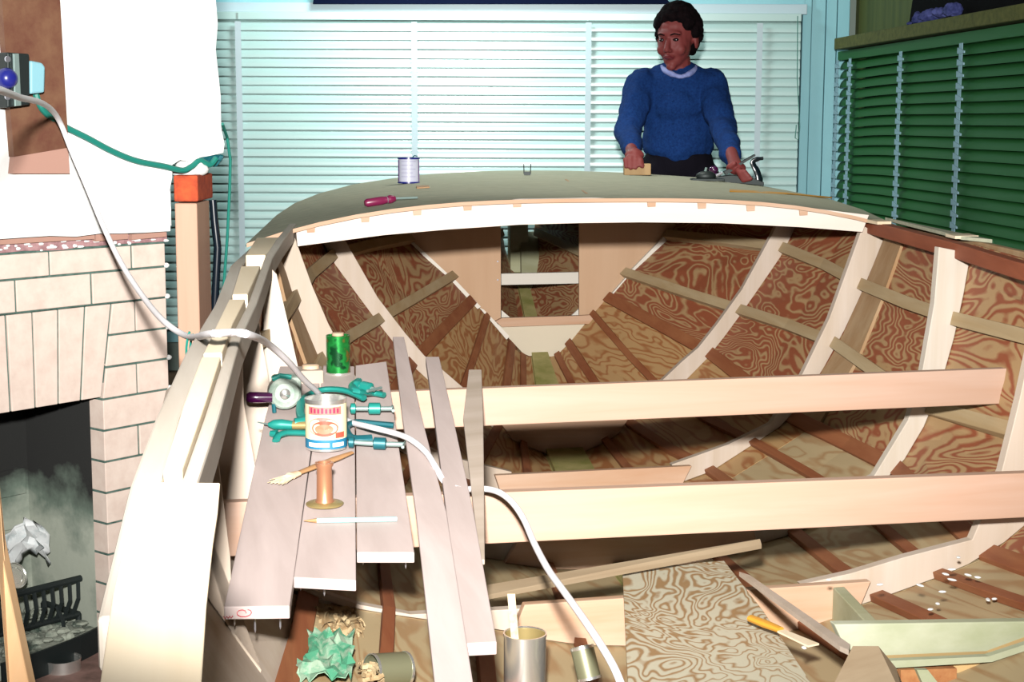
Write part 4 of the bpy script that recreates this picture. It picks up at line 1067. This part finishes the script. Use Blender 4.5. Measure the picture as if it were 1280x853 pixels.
# green can
gc = onP(428, 468, ZP+.001, PK); gc = onS(423, 468, 3.12); gc.z = max(gc.z, 0)
Rg = 14.8/FPX*((gc-C0).dot(FW)); Hg = (onS(423, 419, 3.12).z-gc.z)
gt = thing('green_can', 'narrow green can with gold marbled print at the back of the bench', 'can', gc)
def greenb(nt, p):
    co = coords(nt, 0, (1, 1, 1)); n1 = N(nt, 'ShaderNodeTexNoise', Scale=38.0, Detail=2.0); nt.links.new(co, n1.inputs['Vector'])
    nt.links.new(ramp(nt, n1.outputs['Fac'], [(.36, (.25, .20, .04)), (.42, (.02, .26, .05)), (.58, (.03, .42, .08)), (.66, (.01, .10, .03))]), p.inputs['Base Color'])
M['greencan'] = mat('green_gold_can_print', (.02, .3, .05), .25, .6, build=greenb)
b = MB(); b.lathe(gc, ZZ, [(Rg, 0), (Rg, Hg), (Rg*.9, Hg), (Rg*.9, Hg-.004), (.001, Hg-.004)], 28, (True, False)); part('body', b, M['greencan'], gt, smooth=True)
b = MB(); b.lathe(gc+ZZ*(Hg-.001), ZZ, [(Rg*.5, 0), (Rg*.5, .006), (.001, .006)], 20, (True, False)); part('cap', b, M['timber'], gt, smooth=True)
b = MB(); b.lathe(gc+ZZ*.001, ZZ, [(Rg*.98, 0), (Rg*1.05, 0), (Rg*1.05, .004), (Rg*.98, .004)], 28, (False, False)); part('rim', b, M['tin'], gt, smooth=True)
b = MB(); b.prism([onS(414, 484, 3.11), onS(437, 484, 3.11), onS(437, 468.5, 3.11), onS(414, 468.5, 3.11)], FORE*.06)
solo('wood_block', b, M['greyx'], 'dusty grey wood block under the narrow green can', 'block', bevel=.002)
# white cord
cp = []
for x_, y_, D in ((-40, 104, 1.7), (0, 113, 2.0), (25, 122, 2.4), (50, 128, 2.7), (65, 138, 2.95), (76, 155, 3.05), (90, 190, 3.05), (108, 232, 3.05), (130, 285, 3.0), (152, 330, 2.9), (178, 370, 2.75), (205, 402, 2.55), (235, 421, 2.4), (262, 418, 2.22), (290, 416, 2.15), (312, 419, 2.2), (335, 430, 2.3), (360, 452, 2.45), (380, 475, 2.6), (398, 492, 2.72)):
    cp.append(onZ(x_, y_, .932) if 255 < x_ < 315 else onY(x_, y_, D))
cp += [tp(412, 512, .012), tp(436, 527, .012), tp(462, 534, .026), tp(490, 541, .028), tp(512, 549, .036), tp(532, 565, .034), tp(545, 585, .028), tp(556, 603, .010), tp(575, 612, .012)]
for x_, y_, D in ((600, 611, 2.50), (622, 615, 2.47), (640, 628, 2.43), (655, 650, 2.38), (668, 680, 2.3), (685, 712, 2.2), (705, 740, 2.1), (730, 775, 2.0), (752, 808, 1.93), (770, 840, 1.88), (785, 880, 1.85)):
    cp.append(onY(x_, y_, D))
b = MB(); b.tube(smoothpath(cp, 5), .0052, 10); solo('extension_cord', b, M['white_cord'], 'white extension cord looping from the wall over the bench into the hull', 'cord', smooth=True)
b = MB(); b.tube(smoothpath([onY(237, 415, 2.36), onY(233, 435, 2.37), onY(234, 475, 2.4), onY(237, 440, 2.36), onY(241, 418, 2.34), onY(245, 440, 2.36), onY(243, 470, 2.4)], 4), .002, 6)
solo('twine_loop', b, M['green_cord'], 'loop of thin green twine tied round the white cord', 'twine')

# ------------------------------------------------------------------ things on deck
def dk(x_, y_, up=0.0):
    z = 1.0
    for _ in range(12):
        p = onZ(x_, y_, z); s = p.dot(FORE); bq = p.dot(STB)-cen(s); z = deckz(s, bq)+.0008
    return onZ(x_, y_, z)+ZZ*up
def dkz(p):
    s = p.dot(FORE); return deckz(s, p.dot(STB)-cen(s))
# screwdriver
a_, c_ = dk(456, 259, .010), dk(494, 253, .010)
sd_ = thing('screwdriver', 'screwdriver with magenta handle lying on the left of the deck', 'screwdriver', (a_+c_)/2)
d_ = (c_-a_).normalized()
b = MB(); b.tube([a_, a_+d_*.006, a_.lerp(c_, .55), a_.lerp(c_, .72), a_.lerp(c_, .8), c_-d_*.01, c_], [.007, .011, .0115, .009, .0115, .011, .007], 10); part('handle', b, M['magenta'], sd_, smooth=True)
b = MB(); b.lathe(a_.lerp(c_, .72), d_, [(.0095, 0), (.0095, .014)], 12); part('collar', b, M['nail'], sd_, smooth=True)
b = MB(); e_ = dk(522, 250, .006); b.tube([c_, e_], .003, 8); part('blade', b, M['steel'], sd_, smooth=True)
# white can on deck
cc = dk(511, 229); rr = 13.5/FPX*((cc-C0).dot(FW)); hh = 31.0/FPX*((cc-C0).dot(FW))
wc = thing('paint_can', 'small white can with violet edges standing at the left of the deck', 'can', cc)
b = MB(); b.lathe(cc, ZZ, [(rr*.97, .002), (rr*.97, hh), (rr*.9, hh), (rr*.9, hh-.006), (.001, hh-.006)], 28, (True, False)); part('body', b, mat('white_can_print', (.70, .72, .88), .35), wc, smooth=True)
for z_ in (0, hh-.003):
    b = MB(); b.lathe(cc+ZZ*z_, ZZ, [(rr*.95, 0), (rr*1.03, 0), (rr*1.03, .005), (rr*.95, .005)], 28, (False, False)); part('rim', b, M['dkblue'], wc, smooth=True)
pu = mat('violet_print', (.28, .10, .45), .4)
wrap(rr*.97, -1.5, -1.1, .006, hh-.006, 'violet_band', pu, wc, .0006, None, cc)
wrap(rr*.97, 1.15, 1.5, .006, hh-.006, 'violet_band', pu, wc, .0006, None, cc)
for k in range(5): wrap(rr*.97, -.75, .7-(k % 2)*.3, .020+k*.012, .0225+k*.012, 'print_line', mat('faint_print', (.50, .50, .70), .5), wc, .0006, None, cc)
b = MB(); b.tube([cc+ZZ*hh+X*.01, cc+ZZ*(hh+.008)+X*.018, cc+ZZ*(hh+.006)+X*.028], .002, 6); part('lid_tab', b, M['teal2'], wc)
# little fork-like bracket
q = dk(659, 219); bk = thing('metal_bracket', 'small dark two-pronged metal bracket standing at the deck edge', 'bracket', q)
b = MB(); b.box(q+ZZ*.006, X, Y, ZZ, .022, .012, .012); part('base', b, M['iron'], bk)
for sx in (-1, 1):
    b = MB(); b.tube([q+X*sx*.011+ZZ*.004, q+X*sx*.012+ZZ*.04], .0018, 6); part('prong', b, M['iron'], bk)
b = MB(); b.prism([dk(520, 233.5), dk(536, 233), dk(537, 235), (dk(521, 236))], ZZ*.003)
solo('wood_chip', b, M['handle'], 'small brown wood chip on the deck in front of the white can', 'chip')
b = MB(); b.prism([dk(912, 237.5), dk(985, 241.5), dk(985, 243), dk(912, 240)], ZZ*.002)
b.prism([dk(985, 241.7), dk(1040, 247), dk(1040, 248.4), dk(985, 243)], ZZ*.002)
solo('wood_shaving', b, M['orange'], 'thin orange wood sliver lying on the right of the deck', 'shaving')
b = MB(); b.prism([dk(706, 224.5), dk(708, 224), dk(735, 242), dk(732, 242)], ZZ*.0006)
part('panel_seam', b, M['handle'], boat)
# hand planes
q = onY(884, 234.5, 5.3); q.z = dkz(q)+.001
p1_ = thing('block_plane', 'small black hand plane lying flat on the deck before the person', 'hand plane', q)
b = MB(); b.box(q+ZZ*.004, X, Y, ZZ, .112, .05, .008); part('sole', b, M['iron'], p1_, bevel=.002)
b = MB(); b.ell(q+ZZ*.016+X*-.005, (.035, .02, .018), None, 14, 8); part('body', b, M['iron'], p1_, smooth=True)
b = MB(); b.tube([q+ZZ*.02+X*-.01, q+ZZ*.045+X*-.004], [.006, .004], 8); part('knob', b, M['steel'], p1_)
q = onY(925, 231, 5.45); PQ = q
D2 = (q-C0).dot(FW)/FPX
p2_ = thing('bench_plane', 'large black bench plane with a tall curved handle held by the person', 'hand plane', q)
def pp(x_, y_, dy=0.0): r = onY(x_, y_, q.y+dy); return r
b = MB(); b.prism([pp(893, 227), pp(955, 232.5), pp(955, 228), pp(940, 222), pp(915, 219), pp(896, 221)], Y*.055); part('body', b, M['iron'], p2_, bevel=.002)
b = MB(); b.prism([pp(905, 215, .01), pp(921, 206, .01), pp(944, 193, .01), pp(944.5, 195, .01), pp(922, 209, .01), pp(908, 219, .01)], Y*.035); part('iron_blade', b, M['iron'], p2_)
b = MB(); b.prism([pp(914, 211, .015), pp(918, 203, .015), pp(926, 204, .015), pp(923, 212, .015)], Y*.02); part('lever_cap', b, M['steel'], p2_)
b = MB(); b.tube(smoothpath([pp(948, 231, .025), pp(949, 224, .025), pp(946, 214, .025), pp(942, 207, .025), pp(941, 202, .025), pp(947, 199, .025), pp(954, 198, .025)], 3), [.016]*4+[.014]*4+[.012]*4+[.011]*4+[.008]*3, 10, .7); part('tote', b, M['black_cord'], p2_, smooth=True)
b = MB(); b.ell(pp(892, 212, .025), (.017, .017, .013)); b.tube([pp(892, 214, .025), pp(893, 222, .025)], [.009, .012], 10); part('front_knob', b, M['purple'], p2_, smooth=True)
b = MB(); b.tube([pp(893, 221, .005), pp(903, 216, .005)], .006, 8); part('adjuster', b, M['nail'], p2_, smooth=True)
b = MB(); b.prism([dk(781, 219), dk(812, 220), dk(812, 220)+ZZ*.042, dk(781, 219)+ZZ*.042], Y*.06)
q = onY(797, 219, 5.55); q.z = dkz(q)+.001; 
wb = thing('wooden_block', 'small square wooden block under the hand at the left of the person', 'block', q)
b = MB(); b.box(q+ZZ*.020+Y*.03, X, Y, ZZ, .094, .06, .040); part('block', b, wood('honey_block', (.58, .40, .20), (.46, .28, .12), 0, 'z'), wb, bevel=.002)
BLK = q

# ------------------------------------------------------------------ things inside the hull, near
def hz(x_, y_, z): return onZ(x_, y_, z)
b = MB(); zq = .385
b.prism([onP(778, 712, zq, .03, 2.5), onP(905, 701, zq, .03, 2.5), onP(955, 765, zq, .03, 2.5), onP(1045, 900, zq, .03, 2.5), onP(787, 900, zq, .03, 2.5)], -ZZ*.007)
solo('plywood_offcut', b, M['ply_grey'], 'large loose plywood sheet with swirling grain lying in the hull', 'plywood', bevel=.001)
b = MB(); b.prism([onP(600, 733, .41, .0), onP(950, 674, .43, .0), onP(952, 681, .42, .0), onP(600, 746, .40, .0)], -ZZ*.008)
solo('long_batten', b, M['old'], 'long thin grey board laid slanting across the hull bottom behind the plywood sheet', 'board')  # beam shadow is put into the dark wood colour
b = MB(); b.prism([hz(924, 715, .43), hz(937, 719, .43), hz(1063, 806, .43), hz(1061, 813, .43), hz(1050, 808, .43)], -ZZ*.008)
solo('thin_lath', b, M['greyx'], 'thin grey lath slanting from the plywood sheet towards the pointed offcut', 'lath')
a_, c_, e_ = hz(938, 773, .405), hz(976, 788, .405), hz(1017, 806, .405)
pb = thing('putty_knife', 'tool with orange handle and pale blade on the plywood sheet', 'tool', (a_+e_)/2)
b = MB(); b.tube([a_, a_.lerp(c_, .5), c_], [.008, .009, .007], 8, .7); part('handle', b, M['orange'], pb, smooth=True)
b = MB(); n_ = (e_-c_).normalized().cross(ZZ); b.prism([c_-n_*.007, c_+n_*.007, e_+n_*.011, e_-n_*.011], -ZZ*.003); part('blade', b, M['block'], pb)
# pointed offcut lower right
b = MB(); b.add([hz(1030, 880, .40), hz(1085, 880, .40), hz(1132, 880, .40), hz(1120, 835, .43), hz(1098, 808, .46), hz(1066, 808, .46), hz(1050, 860, .35), hz(1130, 860, .35)],
      [(0, 1, 5), (1, 2, 3, 4, 5), (0, 5, 6), (5, 4, 3, 7, 6), (0, 6, 7, 2, 1), (2, 7, 3)])
solo('pointed_offcut', b, M['old'], 'pointed grey and brown wood offcut at the lower right in the hull', 'offcut')
# tall tin with stick
tc_ = hz(656, 858, .33)
rt = 26.5/FPX*((tc_-C0).dot(FW)); ht = .075
tt = can('tall_tin', tc_, (0, 0, 1), rt, ht+.01, 'tin', 'tall shiny open tin holding a stirring stick, right of the long strips')
b = MB(); b.lathe(tc_+ZZ*.01, ZZ, [(rt*.96, 0), (rt*.965, ht*.98)], 28, (False, False)); part('lining', b, M['tin_gold'], tt, smooth=True, label='gold lacquered lining')
top_ = onY(639, 743, tc_.y+.01)
b = MB(); s0_ = tc_+V((-.010, .005, .01)); b.prism([s0_+X*-.006, s0_+X*.006, top_+X*.006, top_-X*.006], Y*.003)
solo('stirring_stick', b, M['bristle'], 'pale wooden stick standing in the tall tin', 'stick')
# small cans
can('small_tin', hz(737, 850, .36), (-.25, .3, 1), 18/FPX*1.95, .05, 'tin_dark', 'small dull open tin standing askew beside the white cord in the hull')
la = hz(486, 850, .36)
ct = can('lying_can', hz(508, 836, .38), (-.75, -.5, .12), 26/FPX*1.9, .06, 'tin_dark', 'dull can lying on its side with wood shavings in it at the bottom')
b = MB()
for k in range(14):
    p_ = hz(466+rnd.uniform(-10, 10), 848+rnd.uniform(-12, 8), .38); pts = []
    for j in range(8): pts.append(p_+V((math.cos(j*1.1+k)*.010, math.sin(j*1.1+k)*.010, .002*j)))
    b.tube(pts, .003, 4, .2)
finish(part('curly_shavings', b, M['shaving']), 'curly pale shavings spilling from the lying can', 'shavings', kind='stuff')
# shavings and green paper heap
b = MB()
for k in range(170):
    x_, y_ = rnd.uniform(366, 446), rnd.uniform(765, 800)
    p_ = hz(x_, y_, .345+rnd.uniform(0, .03)); pts = []; rr_ = rnd.uniform(.006, .014); ph = rnd.uniform(0, 6)
    ax_ = V((rnd.uniform(-1, 1), rnd.uniform(-1, 1), rnd.uniform(-.4, .4))).normalized(); u_ = ax_.orthogonal().normalized(); v_ = ax_.cross(u_)
    for j in range(7): pts.append(p_+(u_*math.cos(j*.8+ph)+v_*math.sin(j*.8+ph))*rr_+ax_*j*.003)
    b.tube(pts, .0035, 4, .15)
finish(part('shavings_heap', b, M['shaving']), 'heap of curled wood shavings under the bench planks', 'shavings', kind='stuff')
b = MB(); gx, gy = 12, 9; gv = []
for i in range(gx):
    for j in range(gy):
        p_ = hz(370+72*i/(gx-1), 790+58*j/(gy-1), .385)
        gv.append(p_+V((rnd.uniform(-.004, .004), rnd.uniform(-.004, .004), rnd.uniform(-.008, .010))))
b.add(gv, [(i*gy+j, (i+1)*gy+j, (i+1)*gy+j+1, i*gy+j+1) for i in range(gx-1) for j in range(gy-1)])
o = solo('green_paper', b, M['greenpaper'], 'crumpled green and white printed paper among the shavings under the bench', 'paper')
sm = o.modifiers.new('s', 'SOLIDIFY'); sm.thickness = .001
b = MB()
for x_, y_ in ((1005, 810), (1100, 731), (1150, 732), (1163, 762), (1172, 755), (1210, 719), (1222, 722), (1235, 750), (1243, 749), (1190, 712), (1182, 718), (1036, 725), (1198, 697), (1190, 725), (1178, 740)):
    b.ell(onZ(x_, y_, .40 if y_ > 740 else .42), (rnd.uniform(.005, .010), .004, .002), Matrix.Rotation(rnd.random()*3, 3, 'Z'), 8, 4)
finish(part('plaster_crumbs', b, M['plaster']), 'white plaster crumbs scattered over the frames at the lower right', 'crumbs', kind='stuff')

# ------------------------------------------------------------------ person
YP = 6.05
def P(x_, y_, dy=0.0): return onY(x_, y_, YP+dy)
pe = thing('person', 'person with short dark curly hair in a blue sweater, hands resting on the deck', 'person', (P(845, 200).x, YP, 0))
def remesh(o, v, smooth=6, fac=.6):
    r = o.modifiers.new('remesh', 'REMESH'); r.mode = 'VOXEL'; r.voxel_size = v; r.use_smooth_shade = True
    s = o.modifiers.new('smooth', 'SMOOTH'); s.iterations = smooth; s.factor = fac
K = YP/FPX*1.0      # metres per pixel about there
hc = P(846, 50)                      # head centre
HR = Matrix.Rotation(math.radians(-28), 3, 'Z') @ Matrix.Rotation(math.radians(8), 3, 'X')
# local head frame: -Y is forward (towards the camera)
def hd(x_, y_, z_): return hc+HR@V((x_, y_, z_))
b = MB()
b.ell(hd(0, .012, .035), (.074, .092, .085), HR)          # cranium
b.ell(hd(0, -.022, -.012), (.062, .068, .085), HR)        # face
b.ell(hd(0, -.038, -.068), (.040, .042, .032), HR)        # jaw
b.ell(hd(0, -.066, -.094), (.020, .018, .015), HR)        # chin
b.ell(hd(-.034, -.058, -.030), (.024, .022, .024), HR); b.ell(hd(.034, -.058, -.030), (.024, .022, .024), HR)  # cheeks
b.ell(hd(0, -.072, .030), (.050, .020, .014), HR)         # brow
b.capsule(hd(0, -.086, .012), hd(0, -.106, -.026), .008, .012)  # nose
b.ell(hd(-.010, -.094, -.032), (.008, .009, .007), HR); b.ell(hd(.010, -.094, -.032), (.008, .009, .007), HR)
b.ell(hd(0, -.084, -.056), (.022, .014, .010), HR)
for sx in (-1, 1): b.ell(hd(sx*.075, .012, -.008), (.008, .018, .030), HR)
sL, sR = P(800, 106), P(897, 108)                         # shoulders (picture left / right)
sL, sR = P(803, 104, .02), P(888, 104, .02)
eL, wL = P(784, 165, -.14), P(790, 191, -.40)
eR, wR = P(903, 158, -.16), P(917, 200, -.50)
b.capsule(P(848, 100, .02), P(847, 72, .01), .055, .048)  # neck
b.capsule(sL, eL, .042, .034); b.capsule(eL, wL, .028, .022)
b.capsule(sR, eR, .042, .034); b.capsule(eR, wR, .028, .022)
b.ell(P(847, 135, .03), (.13, .075, .18)); b.ell(P(847, 195, .03), (.115, .075, .14))
hipz = P(847, 215).z
for sx in (-1, 1):
    hx = pe.location.x+sx*.085
    b.capsule((hx, YP+.03, hipz-.06), (hx+sx*.01, YP+.02, .48), .085, .055); b.capsule((hx+sx*.01, YP+.02, .48), (hx+sx*.02, YP+.04, .09), .052, .035)
    b.capsule((hx+sx*.02, YP+.05, .045), (hx+sx*.03, YP-.13, .03), .038, .03)
# hands: palm + fingers
def hand(w_, tips, palm, thumb):
    b.capsule(w_, palm, .022, .027)
    b.ell(palm, (.036, .022, .022))
    for (kx, tx) in tips: 
        b.capsule(palm.lerp(kx, .6), kx, .012, .0105, 8); b.capsule(kx, tx, .0105, .008, 8)
    b.capsule(palm, thumb[0], .014, .011, 8); b.capsule(thumb[0], thumb[1], .011, .009, 8)
yb = BLK.y+.005-YP
hand(wL, [(P(782+i*6.2, 199+abs(i-1)*.6, yb), P(782.5+i*6, 206.5+[2, 4, 3.5, 0][i], yb-.012)) for i in range(4)], P(793, 194, yb+.03), (P(801, 200, yb+.01), P(803, 208, yb-.01)))
yq = PQ.y-YP
hand(wR, [(P(924+i*1.8, 215+i*3.4, yq-.008), P(931+i*2.5, 214+i*3.2, yq-.02)) for i in range(4)], P(920, 210, yq+.03), (P(912, 208, yq+.01), P(918, 204, yq-.0)))
bodyo = part('body', b, M['skin'], pe); remesh(bodyo, .0045, 3, .5)
# sweater
b = MB()
b.ell(P(847, 128, .03), (.155, .105, .165)); b.ell(P(848, 168, .03), (.142, .11, .15))
b.ell(P(848, 182, .03), (.140, .108, .078)); b.ell(P(848, 186, .01), (.08, .095, .078))
b.capsule(P(812, 108, .03), P(884, 108, .03), .064, .064)
b.capsule(P(828, 99, .02), P(868, 99, .02), .055, .055); b.capsule(P(838, 93, .02), P(858, 93, .02), .042, .042)
b.ell(P(847, 133, -.02), (.105, .075, .075))
def sleeve(s_, e_, w_):
    b.capsule(s_, s_.lerp(e_, .5), .064, .058); b.capsule(s_.lerp(e_, .5), e_, .058, .052); b.capsule(e_, w_, .052, .038)
sleeve(sL, eL, P(790, 187, -.34)); sleeve(sR, eR, P(915, 195, -.42))
so = part('sweater', b, M['sweater'], pe); remesh(so, .006, 8, .6)
tx2 = bpy.data.textures.new('folds', 'CLOUDS'); tx2.noise_scale = .07
dm = so.modifiers.new('d', 'DISPLACE'); dm.texture = tx2; dm.strength = .022; dm.mid_level = .5
# placket and cuff, hem
b = MB(); b.tube([P(848, 97, -.055), P(849, 125, -.085), P(849, 160, -.10), P(848, 195, -.085)], .003, 6)
b = MB()
for yy in (99, 112, 126, 140, 154, 168, 182): 
    b.ell(P(841, yy, -.092 if yy > 115 else -.07), (.004, .004, .004), None, 8, 6)
part('buttons', b, M['sweater'], pe)
b = MB(); b.ell(P(848, 205, .03), (.138, .100, .11)); 
for sx in (-1, 1):
    hx = pe.location.x+sx*.085
    b.capsule((hx, YP+.03, hipz-.04), (hx+sx*.01, YP+.02, .48), .100, .075); b.capsule((hx+sx*.01, YP+.02, .48), (hx+sx*.02, YP+.04, .12), .075, .06)
tr = part('trousers', b, M['trouser'], pe); remesh(tr, .008, 5, .6)
for sx in (-1, 1):
    hx = pe.location.x+sx*.085; b = MB(); b.capsule((hx+sx*.02, YP+.06, .042), (hx+sx*.03, YP-.14, .036), .041, .035); o = part('shoe', b, M['black'], pe); remesh(o, .006, 2)
# collar
b = MB()
n_ = P(848, 91, .015)
for sx in (-1, 1):
    pts = [n_+V((sx*.0, -.080, -.018)), n_+V((sx*.030, -.070, -.008)), n_+V((sx*.056, -.035, .008)), n_+V((sx*.063, .0, .020)), n_+V((sx*.045, .045, .028)), n_+V((0, .062, .032))]
    b.tube(smoothpath(pts, 4), [.009]*4+[.012]*17, 8, 1.0)
co_ = part('shirt_collar', b, M['collar'], pe); remesh(co_, .004, 2)
# hair: cap of curls
b = MB(); hr = random.Random(11)
for i in range(420):
    th_ = hr.uniform(0, 6.283); ph = hr.uniform(-.35, 1.57)
    v_ = V((math.cos(th_)*math.cos(ph), math.sin(th_)*math.cos(ph), math.sin(ph)))
    fwd = -v_.y
    lim = .55 if fwd > .35 else (.30 if fwd > .0 else -.30)
    if fwd > .35 and abs(v_.x) > .55: lim = .25
    if v_.z < lim: continue
    r_ = (.080, .092, .098)
    b.ell(hd(v_.x*r_[0], .016+v_.y*r_[1], .032+v_.z*r_[2]), (hr.uniform(.014, .020),)*3, None, 8, 6)
b.ell(hd(0, .024, .052), (.084, .094, .082), HR)
b.ell(hd(0, .050, -.010), (.074, .062, .060), HR)
for i in range(60):
    b.ell(hd(hr.uniform(-.06, .064), .040+hr.uniform(0, .05), hr.uniform(-.055, .03)), (.017,)*3, None, 8, 6)
for i in range(16): b.ell(hd(.074+hr.uniform(-.006, .006), -.005+hr.uniform(0, .05), .015+hr.uniform(0, .05)), (.016,)*3, None, 8, 6)
for i in range(16): b.ell(hd(-.073+hr.uniform(-.004, .006), -.005+hr.uniform(0, .05), .02+hr.uniform(0, .05)), (.015,)*3, None, 8, 6)
ho = part('hair', b, M['hair'], pe); remesh(ho, .005, 1, .4)
for sx in (-1, 1):
    b = MB(); b.ell(hd(sx*.028, -.079, .008), (.012, .009, .0065), HR, 12, 8); part('eye', b, M['eye'], pe, smooth=True)
    b = MB(); b.tube([hd(sx*.012, -.092, .026), hd(sx*.028, -.092, .031), hd(sx*.046, -.078, .026)], [.0025, .0032, .002], 6); part('eyebrow', b, M['hair'], pe)
b = MB(); b.tube([hd(-.022, -.090, -.058), hd(-.010, -.099, -.054), hd(.0, -.100, -.056), hd(.010, -.099, -.054), hd(.022, -.090, -.058)], [.002, .005, .0055, .005, .002], 8); part('lips', b, M['lip'], pe, smooth=True)
